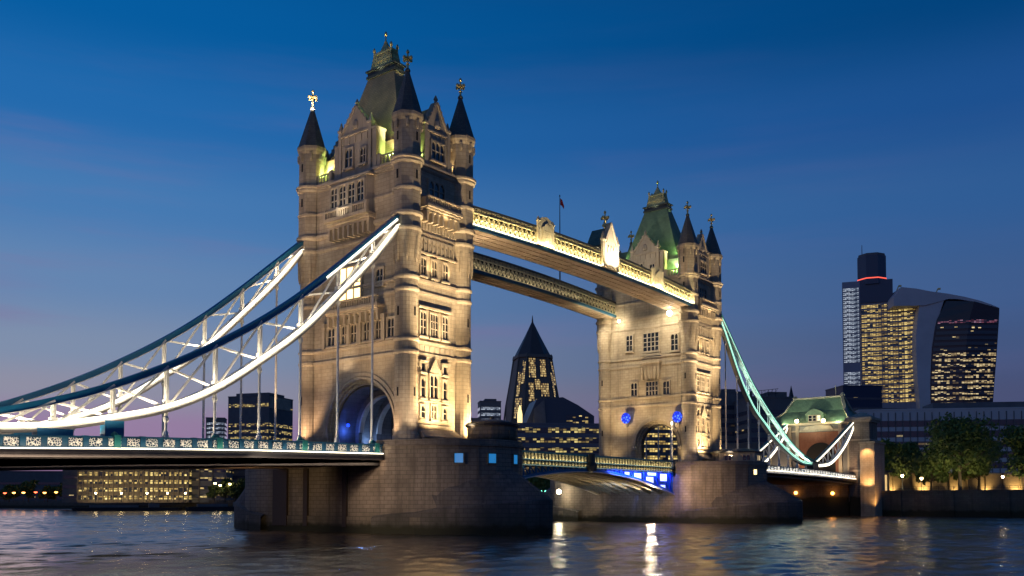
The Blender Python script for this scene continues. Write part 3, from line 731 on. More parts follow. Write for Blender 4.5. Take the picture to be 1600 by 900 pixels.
        mb.build('carved_panel', M_TRIM, root); mb = MB().fr(*q); mb.box(-4.0, 3.5, -.1, .08, 38.9, 43.1)
        for i in range(9):                                            # blind arcade under the cornice
            u = -3.8+i*.86; mb.box(u-.1, u+.1, -.1, .3, 39.0, 41.0)
            if i < 8: mb.prism([(u, 40.9), (u+.43, 40.3), (u+.86, 40.9), (u+.86, 41.0), (u, 41.0)], -.1, .22); mb.box(u+.25, u+.6, -.1, .2, 39.2, 40.0)
        mb.box(-4.0, 3.9, -.1, .34, 38.65, 38.9)
        for i in range(12):
            u = -3.9+i*.65; mb.box(u, u+.35, -.1, .25, 42.1, 43.0)
        mb.build('blind_arcade', M_TRIM, root)
        mb = MB().fr(*q); corbel(mb, -3.6, 3.4, 43.9, 45.0, 1.5); mb.box(-3.8, 3.6, -.2, 1.75, 45.0, 45.3); balustrade(mb, -3.7, 3.5, 1.5, 45.3, 46.5, .45)
        for u in (-3.6, 3.4): mb.box(u-.12, u+.12, 0, 1.4, 45.3, 46.4)
        mb.build('balcony', M_TRIM, root)
        mb = MB().fr(*q); mb.hexa([(-3.9, -.1), (4.1, -.1), (4.3, 1.3), (-4.0, 1.3)], [(-3.7, -.1), (3.6, -.1), (3.6, .3), (-3.7, .3)], 13.2, 14.2)
        mb.box(-4.1, 4.4, -.1, 1.5, 13.0, 13.2)
        for u in (-3.9, -.6, 2.0, 4.1): mb.box(u-.15, u+.15, 1.0, 1.3, ROAD, 13.0)
        mb.build('porch', M_TRIM, root)
        for u in (-2.9, -.9, 1.6):
            mb = MB().fr(*q); mb.box(u-.45, u+.45, -.1, .08, ROAD+.1, 12.7); mb.build('door', M_DOOR, root)
    # ---- shore-facing and river-facing fronts
    if near:
        for u, w_, nm in ((-4.6, 1.5, 1), (-1.7, 1.2, 1), (.2, 1.2, 1), (2.9, 1.1, 1), (5.3, 1.0, 1), (7.8, 1.2, 1)):
            window(root, f, u, 26.95, w_, 2.6, nm, 1, arch=True)
        for u in (-6.1, -3.2, -.75, 1.6, 4.1, 6.5):
            mb = MB().fr(*f); mb.box(u-.28, u+.28, -.1, .5, 26.5, 30.1); mb.box(u-.38, u+.38, -.1, .62, 29.6, 30.3); mb.build('pilaster', M_TRIM, root)
        mb = MB().fr(*f); corbel(mb, -4.6, 6.2, 30.4, 31.3, 1.3); mb.box(-4.8, 6.4, -.2, 1.55, 31.3, 31.6); balustrade(mb, -4.7, 6.3, 1.3, 31.6, 32.9, .5)
        mb.build('balcony', M_TRIM, root)
        window(root, f, -.6, 33.3, 4.6, 4.6, 2, 1, glass=M_WINLIT, fw=.3, w0=.1)
        window(root, f, 5.5, 34.6, 1.3, 2.2, 1, 1, arch=True)
        # oriel with its own balcony
        mb = MB().fr(*f); corbel(mb, -4.5, 4.4, 43.0, 44.6, 1.4); mb.hexa([(-4.3, -.1), (4.2, -.1), (3.7, 1.2), (-3.8, 1.2)], [(-4.3, -.1), (4.2, -.1), (3.7, 1.2), (-3.8, 1.2)], 44.6, 50.3)
        mb.box(-4.5, 4.4, -.1, 1.4, 50.3, 50.6); mb.box(-4.6, 4.5, -.1, 1.9, 44.6, 44.9); balustrade(mb, -4.4, 4.3, 1.7, 44.9, 46.2, .45)
        for u in (-4.4, -1.5, 1.4, 4.3): mb.box(u-.25, u+.25, 1.45, 1.95, 44.9, 46.4)
        o = mb.build('oriel', M_TRIM, root)
        for i in range(4): window(o, f, -2.85+i*1.87, 46.7, 1.35, 2.9, 1, 2, sub=True, arch=True, w0=1.2, glass=M_WINDIM if i == 9 else None)
    for q in ((f,) if not near else (g,)):
        window(root, q, -3.7, 36.7, 1.5, 3.4, 1, 2, arch=True); window(root, q, 1.6, 36.2, 3.7, 3.8, 3, 3); window(root, q, 7.2, 35.8, 1.6, 3.4, 1, 2, arch=True)
        window(root, q, -2.6, 26.9, 1.5, 2.8, 1, 1, arch=True); window(root, q, 1.75, 26.7, 2.9, 2.9, 3, 2); window(root, q, 5.2, 26.7, 1.4, 2.8, 1, 1, arch=True)
        mb = MB().fr(*q); corbel(mb, -.6, 3.9, 30.9, 33.4, 1.0)
        for i in range(6): mb.lathe(-.3+i*.8, .75, [(.1, 30.2), (.3, 31.4), (.3, 32.8)], 6)
        mb.box(-.8, 4.2, -.1, 1.3, 33.4, 33.8)
        mb.build('carved_corbel', M_TRIM, root)
        mb = MB().fr(*q)
        mb.box(1.6-2.3, 1.6+2.3, -.1, .4, 35.1, 35.6)
        mb.build('carved_panel', M_TRIM, root)
    return root
towN = tower(0, 'tall left gothic stone tower, nearest of the pair, grey slate roof with gilded crown', True)
towF = tower(82.3, 'more distant right gothic stone tower with green lit roof beyond the high walkways', False)
# doorway at the side of the near arch
mb = MB(); mb.fr((-4.79, 0), (0, -1), (-1, 0))
P = [(6.6, ROAD), (8.3, ROAD), (8.3, 15.6), (7.9, 16.6), (7.45, 17.1), (7.0, 16.6), (6.6, 15.6)]
mb.prism(P, -.05, .06); mb.build('side_doorway', M_BLACK, towN)

# ------------------------------------------------------------------ curves
def interp(pts, x):
    pts = sorted(pts)
    if x <= pts[0][0]: i = 0
    elif x >= pts[-1][0]: i = len(pts)-2
    else: i = max(j for j in range(len(pts)-1) if pts[j][0] <= x)
    # Catmull-Rom through the measured points
    def P(j): return pts[min(max(j, 0), len(pts)-1)]
    (x0, z0), (x1, z1) = P(i), P(i+1); t = (x-x0)/(x1-x0)
    xm, zm = P(i-1); xp, zp = P(i+2)
    m0 = (z1-zm)/(x1-xm) if x1 != xm else 0; m1 = (zp-z0)/(xp-x0) if xp != x0 else 0
    h = x1-x0; t = min(max(t, 0), 1)
    return (2*t**3-3*t*t+1)*z0+(t**3-2*t*t+t)*h*m0+(-2*t**3+3*t*t)*z1+(t**3-t*t)*h*m1
LOW_L = [(-66, 11.35), (-62, 11.1), (-58, 11.1), (-53.6, 11.5), (-48.2, 12.5), (-41.1, 14.3), (-35, 17.1), (-29, 21.1), (-23.5, 25.2), (-17.5, 30.9), (-12, 36.4), (-7.2, 42.0)]
UP_L = [(-66, 11.9), (-62, 11.7), (-58, 12.5), (-53.6, 13.7), (-48.3, 15.5), (-41.2, 18.6), (-35.1, 21.8), (-29, 25.5), (-23.6, 29.3), (-17.5, 34.2), (-12, 38.9), (-7.2, 43.0)]
LOW_R = [(89.4, 45.3), (92.9, 42.0), (100.9, 32.4), (108, 26.25), (114.5, 22.8), (120.2, 19.9), (129.8, 16.4), (138.3, 14.4), (144, 14.2), (147, 14.3)]
UP_R = [(89.4, 46.8), (92.9, 43.9), (106.1, 32.9), (115.4, 26.9), (123.8, 22.5), (131.1, 18.9), (138.5, 16.4), (143.7, 15.2), (147, 14.9)]
def chain(label, y, xs, low, up, strip, hang_foot, group, lit_front, upmat, strip_up=None, blockx=()):
    x0 = min(xs); root = thing('suspension_chain', label, 'bridge chain', (xs[0], y, interp(low, xs[0])), group)
    a, b = min(xs[0], xs[-1]), max(xs[0], xs[-1])
    n = 44; X = [a+(b-a)*i/n for i in range(n+1)]
    L = [(x, y, interp(low, x)) for x in X]; Up = [(x, y, interp(up, x)) for x in X]
    mb = MB(); mb.sweep(L, .7, .50)
    mb.sweep(L, .95, .10, dz=.28); mb.sweep(L, .95, .10, dz=-.28); mb.build('lower_chord', M_WHITE if strip is not M_STRIPG else M_TEAL, root)
    mb = MB(); mb.sweep(Up, .7, .56); mb.sweep(Up, .95, .10, dz=.31); mbf = MB(); mbf.sweep(Up, .95, .10, dz=-.33); mbf.build('lower_flange', M_WHITE, root); mb.build('upper_chord', upmat, root)
    mb = MB(); mb.sweep(L, .8, .26, dz=-.47); mb.build('chord_soffit', M_CONC, root)
    if strip:
        mb = MB(); s = -1 
        mb.sweep(L, .10, .12, dy=s*.50, dz=.24); mb.build('light_strip', strip, root); mb = MB(); mb.sweep(L, .10, .14, dy=s*.42, dz=-.04); mb.build('light_strip', strip, root)
    if strip_up:
        UL = [q for q in Up if strip_up[0] <= q[0] <= strip_up[1]]
        mb = MB(); mb.sweep(UL, .10, .2, dy=-.42, dz=-.1); mb.build('light_strip', strip, root)
    for i in range(1, len(xs)):
        x = xs[i]; zl, zu = interp(low, x), interp(up, x)
        if zu-zl > 1.0 and i < len(xs)-1:
            mb = MB(); mb.beam((x, y-.24, zl), (x, y-.24, zu), .12, .26); mb.beam((x, y+.24, zl), (x, y+.24, zu), .12, .26)
            mb.box(x-.3, x+.3, y-.36, y+.36, zl+.3, zl+.7); mb.build('post', M_WHITE, root)
        xp = xs[i-1]; zlp, zup = interp(low, xp), interp(up, xp)
        if min(zu-zl, zup-zlp) > .9 or max(zu-zl, zup-zlp) > 2:
            if strip is M_STRIPG: continue
            mb = MB(); mb.beam((xp, y-.3, zup), (x, y-.3, zl), .17, .22); mb.build('brace', M_WHITE, root)
            mb = MB(); mb.beam((xp, y+.3, zlp), (x, y+.3, zu), .17, .22); mb.build('brace', M_WHITE, root)
    for x in xs[1:]:
        zl = interp(low, x); zf = hang_foot(x)
        if zl-zf < .5: continue
        mb = MB().fr((x, y)); mb.lathe(0, 0, [(.17, zf), (.14, zl-.3)], 8)
        mb.lathe(0, 0, [(.17, zl-1.7), (.3, zl-1.4), (.3, zl-1.2), (.2, zl-1.0), (.24, zl-.3)], 8); mb.lathe(0, 0, [(.34, zf), (.34, zf+.5), (.2, zf+.8)], 8)
        mb.build('hanger', M_WHITE, root)
    mb = MB().fr((xs[-1] if abs(xs[-1]) < abs(xs[0]) else xs[0], y))
    return root
DT_L = [(-100, 9.1), (-58, 10.28), (-45, 10.8), (-30, 11.28), (-10.7, 11.68)]
def lerp(pts, x):
    pts = sorted(pts)
    if x <= pts[0][0]: return pts[0][1]
    for (a, b), (c, d) in zip(pts, pts[1:]):
        if x <= c: return b+(d-b)*(x-a)/(c-a)
    return pts[-1][1]
footL = lambda x: lerp(DT_L, x)-.05
DT_R = [(92.9, 12.75), (122, 12.9), (150, 12.6), (176, 12.0)]
footR = lambda x: lerp(DT_R, x)-.05
HX = [-6.4]+[-5.9*k for k in range(2, 10)]+[-58.6, -62, -66]
gC = 'lit suspension chains of the bridge'
chNL = chain('nearer brightly lit curved truss chain with blue top chord, left span, camera side', -10.1, HX, LOW_L, UP_L, M_STRIP, footL, gC, True, M_BLUE, (-20, -7))
chFL = chain('farther blue topped chain of the left span, reaching the left tower at its far corner', 10.1, HX, LOW_L, UP_L, M_STRIP2, footL, gC, False, M_BLUE)
RX = [89.4, 94.1]+[82.3+5.9*k for k in range(3, 11)]+[147]
chNR = chain('teal lit curved truss chain right of the right tower, camera side', -10.1, RX, LOW_R, UP_R, M_STRIPG, footR, gC, True, M_TEAL, (92, 140))
chFR = chain('teal truss chain right of the right tower, hidden behind its camera-side twin', 10.1, RX, LOW_R, UP_R, M_STRIPG, footR, gC, True, M_TEAL)
# short rising links from the low point up to the shore tower, right bank
LS = [(147, 14.0), (151.1, 13.9), (159.5, 14.95), (169, 19.1), (176.4, 24.0), (179, 26.8)]
US = [(147, 14.6), (148.8, 15.1), (161.2, 20.0), (173.6, 25.3), (179, 27.6)]
for y, lab in ((-10.1, 'short brilliantly lit white chain link rising to the green roofed gatehouse, camera side'), (10.1, 'short lit white chain link on the far side of the deck below the gatehouse')):
    root = thing('chain_link', lab, 'bridge chain', (147, y, 13), 'short chain links at the right shore')
    X = [147+32*i/20 for i in range(21)]
    L = [(x, y, interp(LS, x)) for x in X]; Up = [(x, y, interp(US, x)) for x in X]
    mb = MB(); mb.sweep(L, .8, .9); mb.build('lower_chord', M_WHITE, root)
    mb = MB(); mb.sweep(Up, .8, .7); mb.build('upper_chord', M_TEAL, root)
    mb = MB(); mb.sweep(L, .1, .62, dy=-.46); mb.build('light_strip', M_STRIP, root)
    mb = MB(); mb.sweep(Up, .1, .32, dy=-.46); mb.build('light_strip', M_STRIP, root)
    for i in range(1, 7):
        x = 150+i*4; mb = MB(); mb.beam((x, y, interp(LS, x)), (x, y, interp(US, x)), .3); mb.beam((x, y, interp(LS, x)), (x-4, y, interp(US, x-4)), .22); mb.build('brace', M_WHITE, root)
    mb = MB(); mb.box(144.8, 148.6, y-.8, y+.8, footR(147), 14.6); mb.lathe(146.8, y, [(1.1, 14.4), (1.1, 14.9)], 8); mb.build('joint_pedestal', M_DARK, root)
# blocks standing under the low end of the left chain
for x, w_, m in ((-53.1, 1.7, M_BLUE), (-47.2, 1.0, M_BLUE)):
    for y in (-10.1, 10.1):
        o = chNL if y < 0 else chFL
        mb = MB(); mb.box(x-w_, x+w_, y-.5, y+.5, footL(x), interp(LOW_L, x)-.4); mb.build('pedestal', m, o)

# ------------------------------------------------------------------ left and right spans
def span(label, x0, x1, top, dz_strip, gird, n, strip, panels, step, loc, side_only=None):
    root = thing('bridge_span', label, 'bridge deck', loc, 'shore spans of the bridge')
    X = [x0+(x1-x0)*i/n for i in range(n+1)]
    mb = MB(); mb.sweep([(x, 0, top(x)-1.35) for x in X], 20.0, .5); mb.build('roadway', M_ASPH, root)
    for y in (-10.6, 10.6):
        s = -1 if y < 0 else 1
        mb = MB(); mb.sweep([(x, y, top(x)-1.55) for x in X], 1.3, .55); mb.sweep([(x, y+s*.25, top(x)-1.9) for x in X], .9, .3)
        mb.sweep([(x, y-s*.35, top(x)-gird(x)/2-1.0) for x in X], .5, gird(x0)-1.9 if False else 1.1); mb.build('edge_girder', M_DARK if s < 0 else M_RUST, root)
        mb = MB(); mb.sweep([(x, y-s*.6, top(x)-gird(x)+.35) for x in X], 1.0, .7); mb.build('lower_flange', M_RUST, root)
    mb = MB()
    for y in (-7.5, -4.5, -1.5, 1.5, 4.5, 7.5): mb.sweep([(x, y, top(x)-gird(x)/2-.9) for x in X], .35, 1.3)
    k = int(abs(x1-x0)/5.9)
    for i in range(k+1):
        x = x0+(x1-x0)*(i+.3)/(k+1); mb.box(x-.25, x+.25, -10.2, 10.2, top(x)-gird(x)+.4, top(x)-1.7)
    mb.build('cross_girder', M_RUST, root)
    # parapets
    for y in (-11.0, 11.0):
        s = -1 if y < 0 else 1
        mb = MB(); mb.sweep([(x, y, top(x)-.05) for x in X], .34, .14); mb.sweep([(x, y, top(x)-1.12) for x in X], .34, .16); mb.sweep([(x, y+.06*-s, top(x)-.6) for x in X], .08, .95)
        par = mb.build('parapet', M_NAVY if panels else M_DARK, root)
        if s < 0:
            mb = MB(); mb.sweep([(x, y-.2, top(x)-1.22) for x in X], .08, .16); mb.build('light_strip', strip, par)
        m = int(abs(x1-x0)/step)
        if s > 0: continue
        for i in range(m):
            a = x0+(x1-x0)*i/m; c = a+(x1-x0)/m*.5; hw = abs(x1-x0)/m*.33
            if x1 < 0 and c < -75: continue
            mb = MB(); zt_ = top(c)
            mb.add([(c-hw, y-.10, zt_-.98), (c+hw, y-.10, zt_-.98), (c+hw, y-.10, zt_-.18), (c-hw, y-.10, zt_-.18), (c-hw, y-.02, zt_-.98), (c+hw, y-.02, zt_-.98), (c+hw, y-.02, zt_-.18), (c-hw, y-.02, zt_-.18)],
                   [(0, 1, 2, 3), (4, 7, 6, 5), (0, 4, 5, 1), (2, 6, 7, 3), (1, 5, 6, 2), (3, 7, 4, 0)])
            mb.build('parapet_panel', M_FILI, par)
            if i % 3 == 0 and panels:
                mb = MB(); mb.box(a-.28, a+.28, y-.2, y+.25, top(a)-1.14, top(a)+.06); mb.build('pedestal', M_NAVY, par)
    return root
gl = [(-100, 3.0), (-58, 2.9), (-30, 2.75), (-10.7, 2.35)]
spanL = span('long left span with blue parapet of white filigree panels and a glowing light strip', -92, -10.75, lambda x: lerp(DT_L, x), 1.2, lambda x: lerp(gl, x), 24, M_STRIP, True, 1.97, (-40, 0, 9))
spanR = span('shorter looking right span with brightly lit white parapet below the teal chain', 93.0, 178.0, lambda x: lerp(DT_R, x), 1.2, lambda x: 2.4, 24, M_STRIP, False, 1.9, (130, 0, 9))
# teal pedestals where the hangers meet the parapet
for x in HX[1:9]:
    if HX.index(x) % 2 == 0: continue
    mb = MB(); z = footL(x); mb.box(x-.34, x+.34, -11.25, -9.7, z-1.1, z+.2); mb.lathe(x, -10.4, [(.5, z+.2), (.4, z+.4), (.2, z+.6)], 8); mb.build('hanger_pedestal', M_TEAL, spanL)

# ------------------------------------------------------------------ bascules
def bas(label, xa, xb, s):
    root = thing('bascule_leaf', label, 'drawbridge leaf', (xa, 0, 5), 'two closed leaves of the drawbridge')
    bot = lambda x: 9.45-4.15*(abs(x-41.15)/32.0)**1.9
    top = lambda x: 12.3-.0*x
    n = 18; X = [xa+(xb-xa)*i/n for i in range(n+1)]
    mb = MB(); mb.sweep([(x, 0, 11.0) for x in X], 17.2, .35); mb.build('roadway', M_ASPH, root)
    ribs = [-8.5, -6.1, -3.7, -1.2, 1.2, 3.7, 6.1, 8.5]
    for y in ribs:
        mb = MB(); mb.sweep([(x, y, bot(x)+.15) for x in X], .55, .3)
        for a, b in zip(X, X[1:]): mb.add([(a, y, bot(a)+.2), (b, y, bot(b)+.2), (b, y, min(10.9, bot(b)+1.1)), (a, y, min(10.9, bot(a)+1.1))], [(0, 1, 2, 3)])
        mb.build('arch_girder', M_LATT, root)
    mb = MB()
    for a in X[::1]: mb.box(a-.12, a+.12, -8.4, 8.4, bot(a)+.55, bot(a)+.95)
    mb.build('cross_brace', M_LATT, root)
    for y in (-8.9, 8.9):
        s_ = -1 if y < 0 else 1
        mb = MB(); mb.sweep([(x, y, 12.3) for x in X], .4, .3, m=1); mb.sweep([(x, y, 11.05) for x in X], .5, .22, m=1); mb.sweep([(x, y, 10.15) for x in X], .4, .22, m=1); mb2 = MB(); mb2.sweep([(x, y+.18*-s_, 11.2) for x in X], .06, 2.0); mb2.build('parapet_backing', M_DARK, root)
        k = int((xb-xa)/.95)
        for i in range(k): x = xa+(i+.5)*(xb-xa)/k; mb.box(x-.16, x+.16, y-.12, y+.12, 11.15, 12.2); mb.lathe(x, y, [(.1, 10.3), (.26, 10.6), (.1, 10.9)], 6)
        mb.build('parapet', [M_LATT, M_NAVY], root)
        # spandrel: verticals and diagonals between deck edge and arch rib
        mb = MB(); prev = None
        for i, x in enumerate(X):
            if 10.0-bot(x) > .5:
                mb.box(x-.12, x+.12, y-.1, y+.1, bot(x), 10.1)
                if prev is not None: mb.beam((prev, y, 10.1), (x, y, bot(x)), .16)
            prev = x
        mb.sweep([(x, y, bot(x)+.3) for x in X], .5, .4)
        mb.build('spandrel', M_BLUE, root)
        mb = MB(); mb.sweep([(x, y+s_*.12, bot(x)+.02) for x in X], .6, .14); mb.build('edge_moulding', M_WHITE, root)
    return root, bot
basN, botf = bas('left half of the low arched drawbridge, warm lit with golden balusters', 10.7, 40.6, 1)
basF, _ = bas('right half of the low arched drawbridge with glowing blue side panels', 41.7, 71.6, -1)
# glowing blue side plates with white light boxes on the far leaf
for (xa, xb, f0, f1, m) in ((47.5, 51.2, 0, 0, 'b'), (51.5, 55.2, 0, 0, 'b'), (55.5, 59.5, .1, .9, 'b'), (59.8, 64.4, .08, .92, 'b'), (64.7, 68.0, .06, .94, 'b'), (68.2, 71.3, .05, .95, 'b')):
    mb = MB(); Q = [(xa, botf(xa)+.5), (xb, botf(xb)+.5), (xb, 9.9), (xa, 9.9)]
    mb.prism([(u, z) for u, z in Q], -8.78, -8.72) if False else mb.add([(u, -8.74, z) for u, z in Q]+[(u, -8.66, z) for u, z in Q], [(0, 1, 2, 3), (7, 6, 5, 4), (0, 4, 5, 1), (1, 5, 6, 2), (2, 6, 7, 3), (3, 7, 4, 0)])
    p = mb.build('spandrel_plate', M_BLUEP if 'M_BLUEP' in globals() else M_BLUE, basF)
for (xa, xb, za, zb) in ((53.0, 54.6, 9.15, 9.75), (56.6, 58.9, 8.5, 9.6), (61.0, 63.6, 7.9, 9.0), (61.5, 64.6, 9.3, 9.85), (66.4, 68.9, 8.3, 9.7), (66.6, 68.3, 6.6, 7.5)):
    mb = MB(); mb.box(xa, xb, -9.12, -9.03, za, zb); mb.build('light_panel', M_PURPLE, basF)
mb = MB(); mb.box(40.75, 41.55, -9.6, 9.6, 9.5, 12.5); mb.lathe(41.15, -9.5, [(.9, 9.6), (1.0, 10.6), (.7, 11.2), (.6, 12.6)], 8); 
o = mb.build('joint_housing', M_DARK, basN)

# ------------------------------------------------------------------ high walkways
def walkway(label, ya, yb, group, front, ornaments):
    root = thing('high_walkway', label, 'high walkway', (41, (ya+yb)/2, 44.5), group)
    xa, xb = 5.9, 76.4; n = 40; X = [xa+(xb-xa)*i/n for i in range(n+1)]
    cam_ = lambda x: .9*(1-((x-41.15)/35.2)**2)
    zb_ = lambda x: 44.35+cam_(x)*.9; zt_ = lambda x: 47.7+cam_(x)*1.2
    w = yb-ya; ym = (ya+yb)/2
    mb = MB(); mb.sweep([(x, ym, zb_(x)+.12) for x in X], w-.3, .3)
    for i in range(n+1):
        mb.box(X[i]-.05, X[i]+.05, ya+.2, yb-.2, zb_(X[i])-.10, zb_(X[i])+.05)
    for k in range(1, 4): mb.sweep([(x, ya+w*k/4, zb_(x)-.06) for x in X], .08, .12)
    mb.build('soffit', M_SOFFIT, root)
    mb = MB(); mb.sweep([(x, ym, zt_(x)-.15) for x in X], w-.4, .3); mb.sweep([(x, ym, zt_(x)+.1) for x in X], w*.5, .3); mb.build('roof', M_DARK, root)
    for y, s in ((ya, -1), (yb, 1)):
        mb = MB()
        mb.sweep([(x, y, zb_(x)+.3) for x in X], .5, .5); mb.build('lower_chord', M_NAVY, root)
        mb = MB(); mb.sweep([(x, y-s*.25, (zb_(x)+zt_(x))/2) for x in X], .08, 2.9); mb.build('backing_panel', M_LBACK, root)
        mb = MB(); m = 60
        mt = MB(); mt.sweep([(x, y, zt_(x)-.10) for x in X], .45, .34); mt.build('top_chord', M_DARK, root); mb.sweep([(x, y, zt_(x)-.95) for x in X], .35, .12); mb.sweep([(x, y, zb_(x)+.7) for x in X], .4, .12)
        rr_ = random.Random(3)
        for i in range(m):
            a = xa+(xb-xa)*i/m; b = xa+(xb-xa)*(i+1)/m; z0a, z1a = zb_(a)+.7, zt_(a)-.95
            mb.beam((a, y, z0a), (b, y, z1a), .09, .11); mb.beam((b, y, z0a), (a, y, z1a), .09, .11)
            mb.box(a-.06, a+.06, y-.11, y+.11, z0a, zt_(a)-.2)
            c = (a+b)/2; zm = (z0a+z1a)/2; mb.lathe(c, y+s*.08, [(.05, zm-.3), (.24, zm), (.05, zm+.3)], 6)
            for q in (.3, .7): u = a+(b-a)*q; mb.box(u-.07, u+.07, y-.1, y+.1, zt_(a)-.85, zt_(a)-.3)
        mb.build('lattice_truss', M_LATT, root)
        if s < 0 and front:
            mb = MB(); mb.sweep([(x, y-.3, zb_(x)+.62) for x in X], .06, .12); mb.build('light_strip', M_STRIP2, root)
    for (x, w_, h, kind) in ornaments:
        mb = MB().fr((x, ya), (1, 0), (0, -1)); z = zb_(x)+.5
        if kind == 'shield':
            mb.prism([(-w_, z), (w_, z), (w_, z+h*.72), (w_*.7, z+h*.92), (0, z+h), (-w_*.7, z+h*.92), (-w_, z+h*.72)], .1, .5)
            mb.prism([(-w_*.6, z+.5), (w_*.6, z+.5), (w_*.6, z+h*.6), (0, z+h*.8), (-w_*.6, z+h*.6)], .45, .7)
            for u in (-w_, w_): mb.lathe(u, .3, [(.3, z), (.3, z+h*.75), (.42, z+h*.8), (.05, z+h*.95)], 6)
            for i in range(5): mb.box(-w_*.5+i*w_*.22, -w_*.5+i*w_*.22+.12, .65, .82, z+.8, z+h*.5)
            mb.build('crest_panel', M_TRIM, root)
        else:
            mb.prism([(-w_, z), (w_, z), (w_, z+h*.52), (w_*.62, z+h*.56), (0, z+h), (-w_*.62, z+h*.56), (-w_, z+h*.52)], .1, .7)
            for u in (-w_, w_): mb.lathe(u, .45, [(.42, z), (.42, z+h*.55), (.55, z+h*.6), (.08, z+h*.78)], 6)
            for i in range(3): mb.prism([(-w_*.55+i*w_*.37, z+1), (-w_*.25+i*w_*.37, z+1), (-w_*.25+i*w_*.37, z+h*.4), (-w_*.4+i*w_*.37, z+h*.5), (-w_*.55+i*w_*.37, z+h*.4)], .65, .85)
            mb.beam((-w_*1.0, .4, z+h*.5), (0, .4, z+h+.15), .9, .25, raw=False); mb.beam((w_*1.0, .4, z+h*.5), (0, .4, z+h+.15), .9, .25, raw=False)
            g = mb.build('gable', M_TRIM, root)
            mb = MB().fr((x, ya), (1, 0), (0, -1))
            mb.add([(-w_*.9, .05, z+h*.5), (0, .05, z+h*.93), (w_*.9, .05, z+h*.5), (-w_*.9, -3.4, z+h*.5), (0, -3.4, z+h*.93), (w_*.9, -3.4, z+h*.5)], [(0, 1, 4, 3), (1, 2, 5, 4), (0, 2, 1), (3, 4, 5), (0, 3, 5, 2)])
            mb.build('gable_roof', M_COPPER, g)
            finial(x, ya+.6, z+h-.3, g, .95)
    return root
walkN = walkway('nearer high walkway, long gilded lattice lit from below, with crests and a gabled centrepiece', -11.3, -5.2, 'high walkways between the towers', True, [(24.7, 2.0, 4.9, 'shield'), (44.0, 2.3, 8.2, 'gable'), (61.3, 1.9, 4.3, 'shield')])
walkF = walkway('farther high walkway with dim unlit lattice, seen below and behind the nearer one', 7.3, 11.4, 'high walkways between the towers', False, [])

fp = thing('flagpole', 'thin flagpole with a small red flag standing on the walkways', 'flagpole', (57.5, 8.8, 48.9))
mb = MB().fr((57.5, 8.8)); mb.lathe(0, 0, [(.16, 48.6), (.12, 58), (.06, 66.6), (.16, 66.7), (.04, 67)], 8); mb.build('pole', M_DARK, fp)
mb = MB().fr((57.5, 8.8), (cos(-.9), sin(-.9)), (sin(.9), cos(.9))); 
mb.prism([(.1, 66.3), (.5, 65.9), (.9, 64.6), (.85, 64.0), (.4, 64.7), (.1, 64.9)], -.03, .03); mb.build('flag', M_RED, fp)

# ------------------------------------------------------------------ control cabins on the piers
cb = thing('control_cabin', 'round dark stone control cabin on top of the near pier', 'cabin', (3.9, -17.6, T0-.6))
mb = MB().fr((3.9, -17.6)); mb.lathe(0, 0, [(3.5, T0-.6), (3.5, 14.6)], 24); mb.box(-.6, .6, -3.58, -3.3, T0, 13.9); mb.build('wall', M_PIER, cb)
mb = MB().fr((3.9, -17.6)); mb.lathe(0, 0, [(3.75, 14.6), (3.8, 14.85), (3.5, 15.1), (1.2, 15.6), (.3, 15.7)], 24); mb.lathe(.5, .4, [(.3, 15.3), (.3, 16.0), (.1, 16.1)], 8); mb.build('roof', M_DARK, cb)
cb = thing('control_cabin', 'low pale octagonal control cabin with small windows on the far pier', 'cabin', (85.5, -14.4, T0-.6))
for_ = [(3.9*cos(a)*(1.0), 5.2*sin(a)) for a in [pi/8+pi/4*k for k in range(8)]]
mb = MB().fr((85.4, -16.4)); mb.hexa([(x, y) for x, y in for_], [(x, y) for x, y in for_], T0-.6, 14.3); mb.build('wall', M_TRIM, cb)
mb = MB().fr((85.4, -16.4)); mb.hexa([(x*1.12, y*1.1) for x, y in for_], [(x*1.12, y*1.1) for x, y in for_], 14.3, 14.6); mb.hexa([(x*1.1, y*1.08) for x, y in for_], [(x*.5, y*.6) for x, y in for_], 14.6, 15.2); mb.build('roof', M_DARK, cb)
for k in range(8):
    (x0, y0), (x1, y1) = for_[k], for_[(k+1) % 8]
    L = math.hypot(x1-x0, y1-y0); U = ((x1-x0)/L, (y1-y0)/L); Nn = (U[1], -U[0])
    if L < 1: continue
    window(cb, ((85.4+(x0+x1)/2, -16.4+(y0+y1)/2), U, Nn), 0, 12.7, min(1.5, L*.5), 1.0, 1, 0, w0=.0, fw=.12, glass=M_WINDIM if k in (5,) else None)
# small gatehouse building behind the near tower foot
# ------------------------------------------------------------------ bright lamps on the bridge
def lampball(loc, r, mat, power, col, label, name='lantern', group='lamps on the bridge', bracket=None):
    root = thing(name, label, 'lamp', loc, group)
    mb = MB(); mb.lathe(loc[0], loc[1], [(r*sin(pi*(k+.5)/11), loc[2]-r*cos(pi*(k+.5)/11)) for k in range(11)], 20); mb.build('bulb', mat, root, smooth=True)
    if bracket:
        mb = MB(); mb.beam(bracket, loc, .14); mb.build('bracket', M_DARK, root)
    lamp('POINT', loc, power, col, root, size=r*1.05)
    return root
lampball((74.6, -6.9, 43.3), .55, M_LAMPW, 3000, WARMW, 'blazing lamp under the right end of the nearer high walkway', bracket=(75.9, -6.9, 43.6))
lampball((75.0, 5.6, 43.2), .3, M_LAMPW, 2800, WARMW, 'smaller bright lamp where the farther walkway meets the right tower', bracket=(76.1, 5.6, 43.5))
lampball((70.2, 18.2, 6.4), .5, M_LAMPW, 5500, (1, .85, .5), 'dazzling lamp on the far pier, low beneath the drawbridge', bracket=(72.0, 18.6, 6.6))
